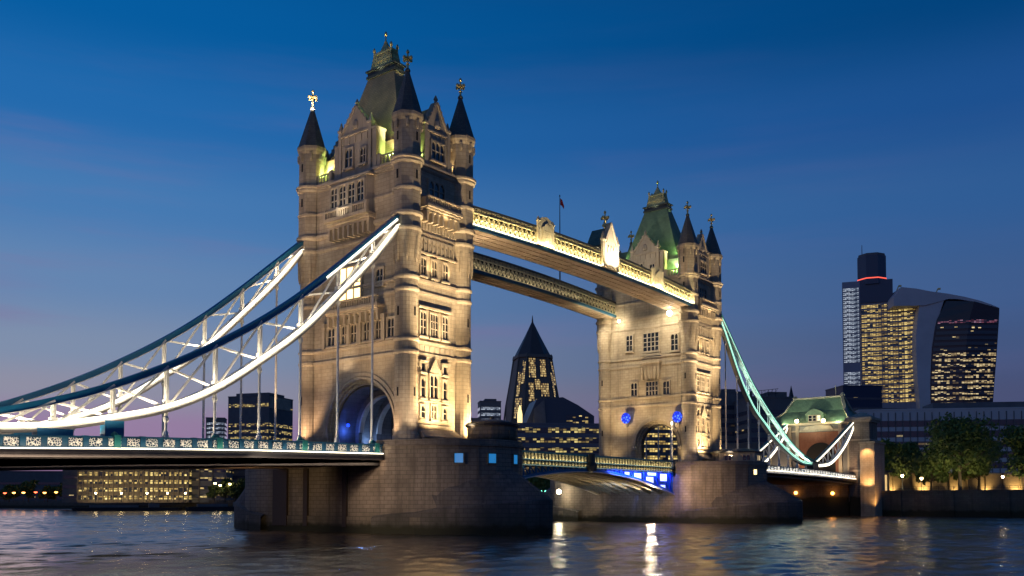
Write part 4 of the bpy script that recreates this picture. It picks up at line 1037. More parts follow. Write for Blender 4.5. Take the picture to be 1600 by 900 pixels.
for (y, z, lab) in ((7.5, 6.9, 'left orange lamp in the dark under the right span'), (-3.7, 6.7, 'right orange lamp in the dark under the right span')):
    lampball((179.5, y, z), .5, M_LAMPO, 900, (1, .42, .1), lab)
# blue glowing roundels beside the far arch
for (u, z, lab) in ((-4.1, 22.1, 'left blue glowing round lamp beside the right tower arch'), (8.2, 21.7, 'right blue glowing round lamp on a white post beside the right tower arch')):
    y = -u; root = thing('blue_roundel', lab, 'lamp', (75.4, y, z), 'blue round lamps on the right tower')
    mb = MB().fr((75.5, y)); 
    P = []; 
    mb.fr((75.2, y), (0, -1), (-1, 0)); mb.prism([(1.0*cos(2*pi*k/20), z+1.15*sin(2*pi*k/20)) for k in range(20)], -.25, .25); mb.build('disc', M_BLUED, root)
    mb = MB().fr((75.2, y), (0, -1), (-1, 0)); mb.box(-.12, .12, -1.0, -.2, z-1.6, z+.2); mb.lathe(0, -.1, [(.5, z-1.9), (.6, z-1.3), (.2, z-1.1)], 8); mb.build('bracket', M_TRIM, root)
ro = thing('lamp_post', 'slim white post at the right side of the right tower arch', 'lamp post', (75.0, -6.9, 10.5))
mb = MB().fr((74.9, -7.1)); mb.lathe(0, 0, [(.28, 11), (.2, 12), (.16, 19.2), (.3, 19.5), (.1, 20)], 8); mb.build('post', M_WHITE, ro)
mb = MB().fr((74.9, -7.1)); mb.lathe(0, 0, [(.05, 20.0), (.22, 20.2), (.22, 20.6), (.05, 20.8)], 8); mb.build('lamp_head', M_STRIP, ro)
root = lampball((-3.2, 4.2, 15.5), .26, M_BLUEL, 900, (.05, .15, 1), 'small blue light glowing inside the near tower arch')
lamp('POINT', (-3.0, 2.0, 12.2), 40, (.15, .3, 1), towN, size=.3)
lamp('POINT', (3.8, 1.5, 12.6), 120, (.3, .45, 1), towN, size=.3)

lamp('POINT', (.6, 3.6, 13.2), 420, (.22, .42, 1), towN, size=.3)
lamp('POINT', (-3.6, 3.9, 14.6), 250, (.05, .15, 1), towN, size=.3)
# ------------------------------------------------------------------ floodlights and added fill spots
def flood(loc, tgt, p, col, par, ang=70, size=.25, blend=.8): lamp('SPOT', loc, p, col, par, tgt, size=size, ang=ang, blend=blend)
for X, par, kx in ((0, towN, 1.0), (82.3, towF, 1.0)):
    # camera-side (downstream) face: strong warm floods from the pier head
    P3 = ((-1.5, -15.2), (7.2, -13.9), (-.5, -17.5)) if X == 0 else ((-3.0, -14.0), (8.9, -12.2), (-1.5, -17.5))
    flood((X+P3[0][0], P3[0][1], 12.5), (X-1.0, -10.7, 24), 17000*kx, WARM, par, 100)
    flood((X+P3[1][0], P3[1][1], 12.5), (X+2.0, -10.7, 23), 20000*kx, WARM, par, 100)
    flood((X+P3[2][0], P3[2][1], 12.5), (X, -10.7, 33), 20000*kx, (1, .74, .44), par, 50)
    flood((X-4.2, -21.6, 12.9), (X-.4, -10.7, 37), (70000 if X == 0 else 90000), (1, .74, .44), par, 40)
    flood((X-7.0, -16.5, 12.5), (X-5.5, -10.7, 20), 4200*kx, (1, .74, .50), par, 70)
    flood((X-2.2, -11.6, 36.0), (X-.3, -10.9, 42), 420, WARM, par, 120)
    flood((X+2.2, -11.6, 36.0), (X+.6, -10.9, 42), 420, WARM, par, 120)
    flood((X+.3, -12.0, 43.9), (X+.3, -11.6, 46), 160, WARM, par, 140)
    for sx_ in (-1, 1):
        for sy_ in (-1, 1):
            flood((X+sx_*5.75, sy_*7.4, 52.2), (X+sx_*3.2, sy_*5.8, 59), 3400, GREEN, par, 130, .12)
            flood((X+sx_*5.2, sy_*7.7, 52.9), (X+sx_*1.9, sy_*2.6, 65), 6500, (1, .84, .50), par, 60, .12)  # added warm spots that offset the blue skylight on the roof
    for sy_ in (-1, 1): flood((X-4.6, sy_*7.3, 56.4), (X-2.7, sy_*4.2, 61.5), 750, (.60, .95, .25), par, 120, .12)
    flood((X-3.4, -10.1, 52.0), (X-3.0, -9.6, 57), 700, GREEN, par, 120, .12)
    flood((X+3.2, -10.1, 52.0), (X+3.2, -9.8, 57), 500, WARM, par, 120, .12)
    flood((X-1.9, 0, 68.4), (X-.9, 0, 71.5), 120, (.95, 1, .55), par, 150, .1)
    flood((X, -4.0, 67.0), (X, -2.6, 71.5), 120, (.95, 1, .55), par, 120, .1)
# near tower, shore face (dimmer, from the deck)
flood((-16, -7.5, 12.2), (-6, -2, 35), 13500, (1, .66, .36), towN, 54)
flood((-16, 8.5, 12.2), (-6, 6, 33), 10500, (1, .66, .36), towN, 54)
flood((-9.2, 8.9, 11.6), (-5.8, 9.6, 22), 4200, (1, .62, .36), towN, 70)
flood((-9.2, -9.0, 11.6), (-5.9, -9.8, 20), 2400, (1, .64, .38), towN, 60)
flood((-7.8, 1.5, 22.4), (-6, 1.5, 27), 300, (1, .74, .5), towN, 120)
flood((-7.4, 1.5, 32.9), (-6, 1, 39), 160, WARM, towN, 120)
flood((-8.9, .5, 45.2), (-6.6, .5, 49.0), 240, (1, .85, .65), towN, 150)
flood((-7.0, 9.0, 62.6), (-5.5, 10.1, 65.9), 4200, (1, .9, .75), towN, 70, .05)
flood((-6.0, 12.2, 58.6), (-5.5, 10.6, 63), 160, (1, .8, .5), towN, 90, .05)
flood((-22, 9.0, 31.0), (-5, 6, 54), 8000, (1, .68, .44), towN, 45)  # this and the next: added spots at chain height, lifting the upper tower
flood((-22, -9.0, 31.0), (-5, -6, 54), 5500, (1, .68, .44), towN, 45)
# far tower, river face, very bright and warm
flood((67.0, -7.5, 12.8), (76, -4.5, 29), 14000, WARM, towF, 66)
flood((67.0, 7.0, 12.8), (76, 5, 29), 14000, WARM, towF, 66)
flood((73.5, 8.2, 12.0), (76, 6.5, 19), 900, WARM, towF, 90)
flood((73.5, -8.6, 12.0), (76, -8.6, 19), 700, WARM, towF, 90)
flood((69.5, -7.0, 43.9), (76.3, -3.0, 34), 5200, WARMW, walkN, 110)
flood((69.5, 8.8, 43.9), (76.3, 5.0, 34), 5200, WARMW, walkF, 110)
flood((66, -11.0, 49.4), (77, -9, 55), 2200, WARM, towF, 70)
flood((60, 0.0, 48.8), (78, 0, 60), 5000, (1, .85, .6), towF, 60)
# chains
def pts_lights(low, xa, xb, k, y, p, col, par, off=-.9, aim=(0, .35, 1)):
    for i in range(k):
        a = xa+(xb-xa)*i/k; b = xa+(xb-xa)*(i+1)/k
        line_light((a, y, interp(low, a)+.42), (b, y, interp(low, b)+.42), (0, 0, 1), p, col, par, .12)
pts_lights(LOW_L, -66, -8, 8, -10.1, 400, WARMW, chNL)
pts_lights(LOW_L, -66, -8, 8, 10.1, 330, WARMW, chFL)
pts_lights(LOW_R, 91, 146, 6, -10.1, 300, (.6, 1, .82), chNR)
for k in range(6):
    xa = -66+k*9.6; xb = xa+9.4
    for yy, pp, cc in ((-11.6, 120, chNL), (8.6, 130, chFL)): line_light((xa, yy, interp(LOW_L, xa)-.2), (xb, yy, interp(LOW_L, xb)-.2), (0, .9, 1), pp, WARMW, cc, .1)
for xa in (94, 118): line_light((xa, -12.3, interp(LOW_R, xa)), (xa+23, -12.3, interp(LOW_R, xa+23)), (0, 1, .6), 60, (.6, 1, .8), chNR)
line_light((-66, -9.3, 10.6), (-12, -9.3, 11.8), (0, -.05, 1), 3000, WARMW, spanL, .15)  # added line behind the parapet to brighten the hangers
line_light((-80, -11.9, 8.9), (-11, -11.9, 10.4), (0, .7, 1), 620, WARMW, spanL, .15)
line_light((-80, -11.6, 7.9), (-11, -11.6, 9.3), (0, 1, -.2), 800, (1, .68, .45), spanL, .15)  # added line under the deck edge to brighten the brown girder
line_light((94, -11.9, 11.5), (177, -11.9, 11.0), (0, .7, 1), 1700, (1, .92, .8), spanR, .15)
# walkways
for xa, xb in ((6.5, 24), (24, 41), (41, 58), (58, 76)):
    f_ = lambda x: 44.35+.9*.9*(1-((x-41.15)/35.2)**2)+.62
    line_light((xa, -11.95, f_(xa)), (xb, -11.95, f_(xb)), (0, .42, 1), 1250, (1, .80, .38), walkN, .12)
line_light((62, 6.5, 44.0), (76, 6.5, 44.0), (0, .9, 1), 300, (1, .84, .5), walkF, .15)
line_light((8, 6.8, 45.9), (62, 6.8, 45.9), (0, .5, 1), 260, (1, .86, .6), walkF, .1)  # added faint line of light that brings out the far lattice
flood((42.6, -14.2, 45.6), (43.6, -11.3, 50), 6000, WARMW, walkN, 90)
flood((45.6, -14.2, 45.6), (44.4, -11.3, 50), 6000, WARMW, walkN, 90)
flood((44.0, -9.0, 48.9), (44, -10, 51.5), 900, WARMW, walkN, 130)
flood((24.7, -13.6, 45.2), (24.7, -11.3, 48), 1300, (1, .84, .45), walkN, 110)
flood((61.3, -13.6, 45.2), (61.3, -11.3, 48), 1300, (1, .84, .45), walkN, 110)
for x in (16, 33, 50, 66): flood((x, -8.6, 12.6), (x, -8.2, 44.5), 15000, (1, .72, .48), basN if x < 41 else basF, 42)  # added uplights on the parapet that warm the near walkway's underside
flood((9, -9, 38), (16, -8, 44.4), 1500, WARMW, walkN, 100)
for x in (20, 42, 62): flood((x, 8.6, 12.6), (x, 9.4, 44.5), 9500, (1, .68, .42), basN if x < 41 else basF, 40)  # the same added uplights for the far walkway's underside
# drawbridge
for z, p in ((11.15, 200), (10.2, 120)):
    line_light((12, -9.35, z), (40, -9.35, z), (0, .6, .8), p, (1, .85, .45), basN, .08)
    line_light((42, -9.35, z), (71, -9.35, z), (0, .6, .8), p, (1, .85, .45), basF, .08)
for x in (14, 24, 68): flood((x, -6, 4.6), (x+(8 if x < 41 else -14), -5, 9.5), 3200, (1, .76, .48), basN if x < 41 else basF, 140)
flood((60, -4, 4.8), (66, -2, 8), 1600, (.45, .6, 1), basF, 120)
line_light((48, -9.9, 9.75), (71, -9.9, 9.75), (0, .75, -1), 1500, (.06, .12, 1), basF, .1)
for y in (-6, -1): flood((70.6, y, 7.0), (71.8, y, 1.0), 500, (.15, .25, 1), basF, 60)
flood((66, 9, 1.6), (71.7, 12, 5.5), 500, (1, .78, .5), pierF, 110)
# piers: added spots imitate a dim spill on the masonry
flood((-34, -12.2, 9.4), (-8, -12.5, 5), 12500, (1, .74, .52), spanL, 50)
flood((52, -10.2, 9.6), (73, -13, 5), 8000, (1, .66, .38), basF, 60)
flood((64, -10.2, 9.6), (76, -19, 5), 5000, (1, .66, .38), basF, 80)
flood((-26, -3, 6.8), (-11, 14, 4), 2400, (1, .72, .4), pierN, 100)

# ------------------------------------------------------------------ shore gatehouse, right bank
gh = thing('gatehouse', 'stone shore gatehouse with steep green copper roof and brick front at the bridge right end', 'gatehouse', (182, 0, 4.5))
# frame: u runs from the left (up river) to the right, facing the camera (-x)
GF = ((180.5, 0), (0, -1), (-1, 0))
mb = MB().fr(*GF)
mb.box(-16.5, 9.0, -13, 0, 4.2, 28.0); mb.build('wall', M_CONC, gh)
mb = MB().fr(*GF)
mb.box(-6.5, 5.5, -.1, .35, 12.2, 25.2); mb.build('brick_panel', M_BRICK, gh)
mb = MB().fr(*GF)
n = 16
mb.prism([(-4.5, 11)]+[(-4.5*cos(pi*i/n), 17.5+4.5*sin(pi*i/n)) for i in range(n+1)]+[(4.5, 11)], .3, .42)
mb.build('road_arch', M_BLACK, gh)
mb = MB().fr(*GF)
for z0, z1, d in ((25.4, 25.9, .5), (27.4, 28.1, .8), (12.0, 12.4, .5)): mb.box(-16.8, 9.2, -13, d, z0, z1)
for u in (-16, -9.5, -7.0, 6.0, 8.6): mb.box(u-.5, u+.5, -.1, .6, 11.5, 27.3)
mb.prism([(-5.2, 25.9), (4.2, 25.9), (3.2, 26.9), (-.5, 27.35), (-4.2, 26.9)], .0, .9)
mb.build('cornice', M_TRIM, gh)
# roof: steep, ridge parallel to the river, with pale curved hips
mb = MB().fr(*GF)
R0 = [(-17.2, 1.0, 28.1), (9.4, 1.0, 28.1), (9.4, -14, 28.1), (-17.2, -14, 28.1)]
R1 = [(-12.6, -3.6, 32.0), (6.2, -3.6, 32.0), (6.2, -9.5, 32.0), (-12.6, -9.5, 32.0)]
R2 = [(-10.2, -5.7, 36.2), (4.6, -5.7, 36.2), (4.6, -7.3, 36.2), (-10.2, -7.3, 36.2)]
P = R0+R1+R2; F = []
for i in range(2):
    for k in range(4): F.append((4*i+k, 4*i+(k+1) % 4, 4*i+4+(k+1) % 4, 4*i+4+k))
F += [(8, 9, 10, 11), (3, 2, 1, 0)]
mb.add(P, F); rf = mb.build('roof', M_COPPER, gh)
mb = MB().fr(*GF)
for k in range(4): mb.beam(R0[k], R1[k], .9, .5, raw=False); mb.beam(R1[k], R2[k], .9, .5, raw=False)
mb.beam(R2[0], R2[1], .8, .5, raw=False); mb.lathe(-10.2, -6.3, [(.7, 36), (.9, 36.6), (.4, 37.2)], 8); mb.lathe(4.6, -6.3, [(.7, 36), (.9, 36.6), (.4, 37.4)], 8)
mb.lathe(2.6, -6.3, [(.12, 36), (.1, 39.8)], 6); mb.build('ridge', M_TRIM, rf)
for uc in (-1.6,):
    mb = MB().fr(*GF); mb.box(uc-2.6, uc+2.6, -5, .35, 28.15, 30.6); mb.prism([(uc-3.0, 30.6), (uc+3.0, 30.6), (uc+1.9, 31.6), (uc, 32.3), (uc-1.9, 31.6)], -6, .6)
    o = mb.build('dormer', M_COPPER, rf)
    mb = MB().fr(*GF)
    for i in range(3): mb.box(uc-2.3+i*1.6, uc-2.3+i*1.6+1.35, .3, .42, 28.5, 30.3)
for uc in (-2.9, -1.6, -.3):
    window(gh, GF, uc, 28.6, 1.0, 1.6, 0, 1, w0=.36, fw=.12, glass=M_WINDIM if uc == -.3 else None)
# square stone turret on the right, lower abutment
mb = MB().fr((181.5, -11.6)); mb.box(-3.3, 4.2, -3.4, 2.4, -2, 28.6); mb.build('turret', M_PIER, gh)
mb = MB().fr((181.5, -11.6))
for z0, z1, d in ((27.4, 28.0, .5), (28.0, 28.7, .9), (22.0, 22.4, .25), (13.0, 13.5, .35)): mb.box(-3.3-d, 4.2+d, -3.4-d, 2.4+d, z0, z1+.01)
mb.hexa([(-3.9, -4), (4.8, -4), (4.8, 3), (-3.9, 3)], [(-.4, -.9), (1.3, -.9), (1.3, .1), (-.4, .1)], 28.7, 30.4); mb.build('turret_cap', M_TRIM, gh)
mb = MB(); mb.box(177.2, 187, -16.6, -12.6, -2, 21.0); mb.box(176.9, 187.3, -16.9, -12.3, 21, 21.6); mb.build('buttress', M_STONE, gh)
mb = MB(); mb.box(180.2, 192, -8.1, 16.4, -2, 9.4); mb.box(179.6, 180.25, -8.3, 16.5, 9.0, 9.6); mb.build('abutment_wall', M_PIER, gh)
for (y, z) in ((6.2, 28.6), (-1.9, 28.3)):
    lampball((177.6, y, z), .55, M_LAMP, 900, (1, .76, .4), 'left bright lamp on the gatehouse eaves' if y > 0 else 'right bright lamp on the gatehouse eaves', bracket=(180.3, y, z+.2))
flood((175.5, 4, 12.5), (180.5, 2, 20), 2600, (1, .62, .32), gh, 120)
flood((175.5, -6, 12.5), (180.5, -6, 20), 1800, (1, .72, .42), gh, 120)
flood((175.5, 12, 12.5), (180.5, 13, 20), 1500, (1, .72, .42), gh, 120)
flood((176.4, -18.5, 2.2), (178, -15, 12), 2600, (1, .50, .16), gh, 110)
flood((175.0, -15.0, 8.2), (177.2, -14.7, 14), 2400, (1, .52, .2), gh, 130)
flood((175.6, -14.6, 20.2), (177.2, -14.6, 12), 2400, (1, .52, .2), gh, 120)
flood((177.8, 11, 27.9), (184, 7, 33), 2200, (.85, 1, .6), gh, 120)
flood((177.8, -6, 27.9), (184, -4, 33), 2200, (.85, 1, .6), gh, 120)
flood((160, 3, 21), (183, 2, 33), 16000, (.9, 1, .75), gh, 50)
for (x, y, z, lab) in ((150, 9.2, 17.0, 'right of two tall lamps on the right span'), (138, 9.2, 17.2, 'left of two tall lamps on the right span')):
    root = thing('street_lamp', lab, 'street lamp', (x, y, 11.4), 'lamps along the right span')
    mb = MB(); mb.fr((x, y)); mb.lathe(0, 0, [(.3, 11.4), (.14, 12.2), (.12, z-.6), (.2, z-.5)], 8); mb.build('post', M_DARK, root)
    mb = MB(); mb.fr((x, y)); mb.lathe(0, 0, [(.2, z-.5), (.5, z-.1), (.5, z+.2), (.1, z+.6)], 8); mb.build('lantern', M_LAMP, root)
    lamp('POINT', (x, y, z), 260, (1, .72, .36), root, size=.4)

# ------------------------------------------------------------------ city buildings
def bframe(px, d, rot=0.):
    x, y = atp(px, d); a = YAW+rot
    Nn = (-cos(a), -sin(a)); U = (sin(a), -cos(a))
    return ((x, y), U, Nn)
BZ0 = 4.2
def block(kind, label, cat, px0, px1, ytop, d, depth=18, rot=0., mat=None, floors=0, glass=None, f0=None, fh=3.6, gh_=2.2, sides=True, group=None, plant=None, base=BZ0, margin=.6, piers=0, parapet=True, name_g='ribbon_window', skip=()):
    pc = (px0+px1)/2; w = (px1-px0)/FPX*d; zt = zat(ytop, d); fr_ = bframe(pc, d, rot)
    root = thing(kind, label, cat, (fr_[0][0], fr_[0][1], base), group)
    mb = MB().fr(*fr_); mb.box(-w/2, w/2, -depth, 0, base-.4, zt)
    if parapet: mb.box(-w/2-.25, w/2+.25, -depth-.25, .25, zt-.01, zt+.6)
    mb.build('wall', mat or M_CONCD, root)
    nfl = floors or int((zt-base-2)/fh); z = f0 if f0 is not None else base+2.0
    for i in range(nfl):
        if z+gh_ > zt-.2: break
        if i not in skip:
            mb = MB().fr(*fr_)
            mb.add([(-w/2+margin, .12, z), (w/2-margin, .12, z), (w/2-margin, .12, z+gh_), (-w/2+margin, .12, z+gh_), (-w/2+margin, -.05, z), (w/2-margin, -.05, z), (w/2-margin, -.05, z+gh_), (-w/2+margin, -.05, z+gh_)],
                   [(0, 1, 2, 3), (4, 7, 6, 5), (0, 4, 5, 1), (2, 6, 7, 3), (1, 5, 6, 2), (3, 7, 4, 0)], uvs=[[(0, 0), (w, 0), (w, gh_), (0, gh_)]]+[[(0, 0)]*4]*5)
            if sides:
                for s in (-1, 1):
                    u = s*(w/2+.12)
                    mb.add([(u, -margin, z), (u, -depth+margin, z), (u, -depth+margin, z+gh_), (u, -margin, z+gh_)], [(0, 1, 2, 3)], uvs=[[(200, 0), (200+depth, 0), (200+depth, gh_), (200, gh_)]])
            mb.build(name_g, glass or G_OFF, root)
        z += fh
    if piers:
        for i in range(piers+1):
            u = -w/2+w*i/piers; mb = MB().fr(*fr_); mb.box(u-.28, u+.28, .1, .9, base, zt-.5); mb.build('facade_pier', M_SPIRE, root)
    if plant:
        for (a, b, h) in plant:
            mb = MB().fr(*fr_); mb.box(-w/2+w*a, -w/2+w*b, -depth*.8, -depth*.15, zt+.55, zt+h); mb.build('rooftop_plant', M_CONCD, root)
    return root, fr_, w, zt

# left: riverside office under the deck, neighbours
block('riverside_office', 'wide riverside office seen under the left span, rows of yellow lit floors behind slim columns', 'office building', 126, 292, 700, 470, 22, .12, M_SPIRE, glass=G_RIV, fh=4.0, gh_=2.3, f0=5.2, piers=22, margin=.3)
block('concrete_block', 'plain concrete block between the lit riverside office and the near pier', 'building', 292, 352, 702, 480, 20, .1, M_CONC, glass=G_OFFD, fh=4.4, gh_=1.8, piers=3)
block('dark_block', 'dark block with small blue window above the trees, partly behind the near pier', 'building', 352, 400, 705, 500, 20, .0, M_CONCD, glass=G_DARK, fh=5, gh_=2)
block('brick_warehouse', 'plain dark slab beside the left end of the lit riverside office', 'building', 98, 125, 724, 480, 20, .1, M_CONCD, glass=G_DARK, fh=5, gh_=1.6)
block('low_block', 'distant low dark building at the left edge, under the deck', 'building', -60, 96, 738, 640, 20, .1, M_CONCD, glass=G_DARK, fh=5, gh_=1.4)
OFF.setdefault(land.name, Vector())
for px in (140, 175, 210, 245, 280): flood((*atp(px, 455), 4.6), (*atp(px, 470), 12), 3200, (1, .74, .35), land, 120)  # added quay spots that warm the office front
# above the deck, left
r, f_, w_, zt_ = block('office_tower', 'broad dark office tower above the left span with yellow storeys and pale corner panel', 'office tower', 350, 424, 620, 700, 34, -.30, M_CONCD, glass=G_OFF, fh=5.0, gh_=2.6, plant=[(.1, .9, 3.2)], f0=6, skip=(8, 12, 13))
mb = MB().fr(*f_); mb.box(w_/2-.5, w_/2+.4, -30, -.5, zt_-9, zt_-.2); mb.build('pale_panel', M_TRIM, r)
block('slim_tower', 'slim pale tower left of the broad dark office tower', 'tower block', 321, 349, 654, 760, 18, .2, M_CONC, glass=G_COOL, fh=3.6, gh_=2.2)
# between the towers
block('rounded_block', 'small pale block with a domed rooftop beyond the pier cabin', 'building', 750, 783, 628, 700, 16, .15, M_CONC, glass=G_COOL, fh=4.5, gh_=2.4, plant=[(.25, .8, 2.4)])
block('low_block', 'low hazy building close to the right edge of the left tower', 'building', 728, 752, 655, 620, 16, .1, M_CONC, glass=G_OFFD, fh=4, gh_=2)
r, f_, w_, zt_ = block('river_office', 'long office with lit glass floors behind the drawbridge between the towers', 'office building', 806, 1000, 664, 430, 24, .10, plain('slate_blue_bands', (.17, .18, .22), .5), glass=G_OFF, fh=4.6, gh_=2.5, f0=8.5)
block('glass_office', 'lit glass office seen through the arch of the right tower', 'office building', 1000, 1070, 655, 420, 24, .05, M_CONCD, glass=G_RIV, fh=3.4, gh_=1.9)
# spire building
d_ = 760; fr_ = bframe(833, d_, .25); sp = thing('spire_tower', 'tapering dark tower with pyramid spire and glowing windows between the two bridge towers', 'tower', (*fr_[0], BZ0))
m_ = d_/FPX
mb = MB().fr((fr_[0][0]+20*cos(YAW), fr_[0][1]+20*sin(YAW)), fr_[1], fr_[2])
def oct_(r, k=.62): return [(r, -r*k), (r, r*k), (r*k, r), (-r*k, r), (-r, r*k), (-r, -r*k), (-r*k, -r), (r*k, -r)]
lev = [(664, 42*m_), (628, 38*m_), (590, 32*m_), (555, 26.5*m_)]
for (ya, ra), (yb_, rb_) in zip(lev, lev[1:]): mb.hexa(oct_(ra), oct_(rb_), zat(ya, d_)-30*(ya == 664), zat(yb_, d_))
mb.hexa(oct_(29*m_), oct_(28.5*m_), zat(556, d_), zat(551, d_))
mb.build('shaft', M_SPIRE, sp)
mb = MB().fr((fr_[0][0]+20*cos(YAW), fr_[0][1]+20*sin(YAW)), fr_[1], fr_[2])
mb.hexa(oct_(27.5*m_, .42), oct_(11.5*m_, .42), zat(551, d_), zat(518, d_)); mb.hexa(oct_(11.5*m_, .42), oct_(1.2*m_, .42), zat(518, d_), zat(495, d_)); mb.lathe(0, 0, [(1.2*m_, zat(500, d_)), (1.5*m_, zat(494, d_)), (.3*m_, zat(484, d_))], 6); mb.build('spire', plain('spire_metal', (.11, .09, .08), .5), sp)
c0 = (fr_[0][0]+20*cos(YAW), fr_[0][1]+20*sin(YAW))
def slant(u0, u1, y0, y1, k0, k1, root, side=0, glass=G_SPIRE, nm='lit_window'):
    """panel on the sloping face of the shaft; k = face distance at bottom and top"""
    a = fr_[1]; b = fr_[2]
    U, Nn = (a, b) if side == 0 else (((a[0]-b[0])*.7071, (a[1]-b[1])*.7071), ((a[0]+b[0])*.7071, (a[1]+b[1])*.7071)) if side == 1 else (((a[0]+b[0])*.7071, (a[1]+b[1])*.7071), ((b[0]-a[0])*.7071, (b[1]-a[1])*.7071))
    mb = MB().fr(c0, U, Nn); z0, z1 = zat(y0, d_), zat(y1, d_)
    P = [(u0*m_, k0*m_+.5, z0), (u1*m_, k0*m_+.5, z0), (u1*m_*.95, k1*m_+.5, z1), (u0*m_*.95, k1*m_+.5, z1)]
    mb.add(P+[(u, w-.9, z) for u, w, z in P], [(0, 1, 2, 3), (4, 7, 6, 5), (0, 4, 5, 1), (2, 6, 7, 3), (1, 5, 6, 2), (3, 7, 4, 0)], uvs=[[(0, 0), ((u1-u0)*m_, 0), ((u1-u0)*m_, z1-z0), (0, z1-z0)]]+[[(0, 0)]*4]*5)
    mb.build(nm, glass, root)
def kk(y): 
    for (ya, ra), (yb_, rb_) in zip(lev, lev[1:]):
        if y >= yb_: return ra+(rb_-ra)*(ya-y)/(ya-yb_)
    return 27.5*m_
for (u0, u1, y0, y1) in ((-15, -3, 590, 558), (4, 14, 588, 560), (-6, 3, 609, 592), (4, 17, 620, 598), (-17, -8, 628, 598), (-6, 17, 638, 624), (-18, 14, 658, 642)):
    slant(u0, u1, y0, y1, kk(y0)/m_, kk(y1)/m_, sp)
for sd in (1, 2):
    kf = lambda y: kk(y)/m_*(1+.62)*.7071
    for (u0, u1, y0, y1) in ((-6, 0, 620, 580), (1, 7, 600, 562), (-7, 6, 655, 622)): slant(u0, u1, y0, y1, kf(y0), kf(y1), sp, sd)
for k in range(8):
    q0 = oct_(lev[0][1])[k]; q1 = oct_(lev[1][1])[k]; q2 = oct_(lev[2][1])[k]; q3 = oct_(lev[3][1])[k]; q4 = (0, 0)
    mb = MB().fr(c0, fr_[1], fr_[2]); zz = [zat(y, d_) for y, _ in lev]; 
    for a, b, za, zb in ((q0, q1, zz[0], zz[1]), (q1, q2, zz[1], zz[2]), (q2, q3, zz[2], zz[3]+3)): mb.beam((*a, za), (*b, zb), 1.0, raw=False)
    mb.build('corner_rib', M_SPIRE, sp)
# dark slanted hall in front of the spire
d2 = 620; f2 = bframe(880, d2, .15); hl = thing('slant_roof_hall', 'dark hall with big sloping roof in front of the spire tower', 'building', (*f2[0], BZ0)); m2_ = d2/FPX
mb = MB().fr(*f2); mb.prism([(-58*m2_, BZ0-1), (50*m2_, BZ0-1), (50*m2_, zat(650, d2)), (24*m2_, zat(633, d2)), (0, zat(621, d2)), (-42*m2_, zat(625, d2)), (-58*m2_, zat(662, d2))], -30, 0); mb.build('roof', plain('dark_blue_roof', (.09, .10, .13), .4), hl)
mb = MB().fr(*f2)
for i, y in enumerate((662, 654)):
    mb = MB().fr(*f2); z = zat(y, d2); mb.add([(5*m2_, .15, z), (46*m2_, .15, z), (46*m2_, .15, z+2.2), (5*m2_, .15, z+2.2), (5*m2_, -.1, z), (46*m2_, -.1, z), (46*m2_, -.1, z+2.2), (5*m2_, -.1, z+2.2)], [(0, 1, 2, 3), (4, 7, 6, 5), (0, 4, 5, 1), (2, 6, 7, 3)], uvs=[[(0, 0), (18, 0), (18, 2.2), (0, 2.2)]]+[[(0, 0)]*4]*3); mb.build('ribbon_window', G_OFFD, hl)
mb = MB().fr(*f2); mb.prism([(-58*m2_, BZ0), (-20*m2_, BZ0), (-30*m2_, zat(625, d2)), (-46*m2_, zat(640, d2))], .1, 1.0); mb.build('slanted_wall', M_CONC, hl)
mb = MB().fr(*f2); mb.lathe(-70*m2_, 4, [(1.7, BZ0), (1.7, zat(650, d2)), (1.3, zat(645, d2)), (.4, zat(636, d2))], 8); mb.build('lit_turret', emis('amber_glow', (1, .75, .3), 1.6), hl)
# right of the far tower: dark blocks
block('dark_block', 'dark blue block directly right of the right tower, behind the hangers', 'building', 1120, 1178, 614, 420, 20, .1, M_CONCD, glass=G_DARK, fh=4, gh_=1.8, plant=[(.2, .6, 2.0)])
r, f_, w_, zt_ = block('dark_block', 'dark block with roof railings and crane between right tower and gatehouse', 'building', 1172, 1240, 622, 400, 20, .1, M_CONCD, glass=G_DARK, fh=4, gh_=1.8, plant=[(.5, .95, 3.0)])
mb = MB().fr(*f_)
for i in range(9): mb.beam((-w_/2+i*1.6, -3, zt_+.5), (-w_/2+i*1.6, -3, zt_+3.2+i*.12), .14, raw=False)
mb.beam((-w_/2, -3, zt_+2.8), (-w_/2+14, -3, zt_+4.4), .18, raw=False); mb.beam((-w_/2, -3, zt_+1.6), (-w_/2+14, -3, zt_+2.2), .14, raw=False)
for i in range(7): mb.beam((-w_/2+i*2, -3, zt_+1.6), (-w_/2+i*2+1.6, -3, zt_+3.0+i*.2), .1, raw=False)
mb.build('roof_scaffold', M_DARK, r)
x, y = atp(1238, 520); cs = thing('church_spire', 'thin dark church spire left of the gatehouse roof', 'church', (x, y, BZ0))
mb = MB().fr((x, y)); mb.box(-3.5, 3.5, -3.5, 3.5, BZ0-1, zat(640, 520)); mb.build('tower_wall', M_CONCD, cs)
mb = MB().fr((x, y)); mb.lathe(0, 0, [(3.2, zat(640, 520)), (1.2, zat(618, 520)), (.1, zat(603, 520))], 8); mb.build('spire', M_DARK, cs)
mb = MB(); mb.box(186.5, 188, 20, 90, 4.2, 9.0); w = mb.build('quay_wall', M_WALL, loc=(187, 20, 4.2)); tag(w, 'dark quay wall behind the far pier', 'wall')
block('low_block', 'low dark riverside building right of the far pier with scattered warm lights', 'building', 1135, 1262, 696, 330, 14, .1, M_CONCD, glass=G_OFFD, fh=3.2, gh_=1.6)
M_SKYB = plain('blue_grey_cladding', (.30, .31, .35), .35, var=.3, scale=.05)
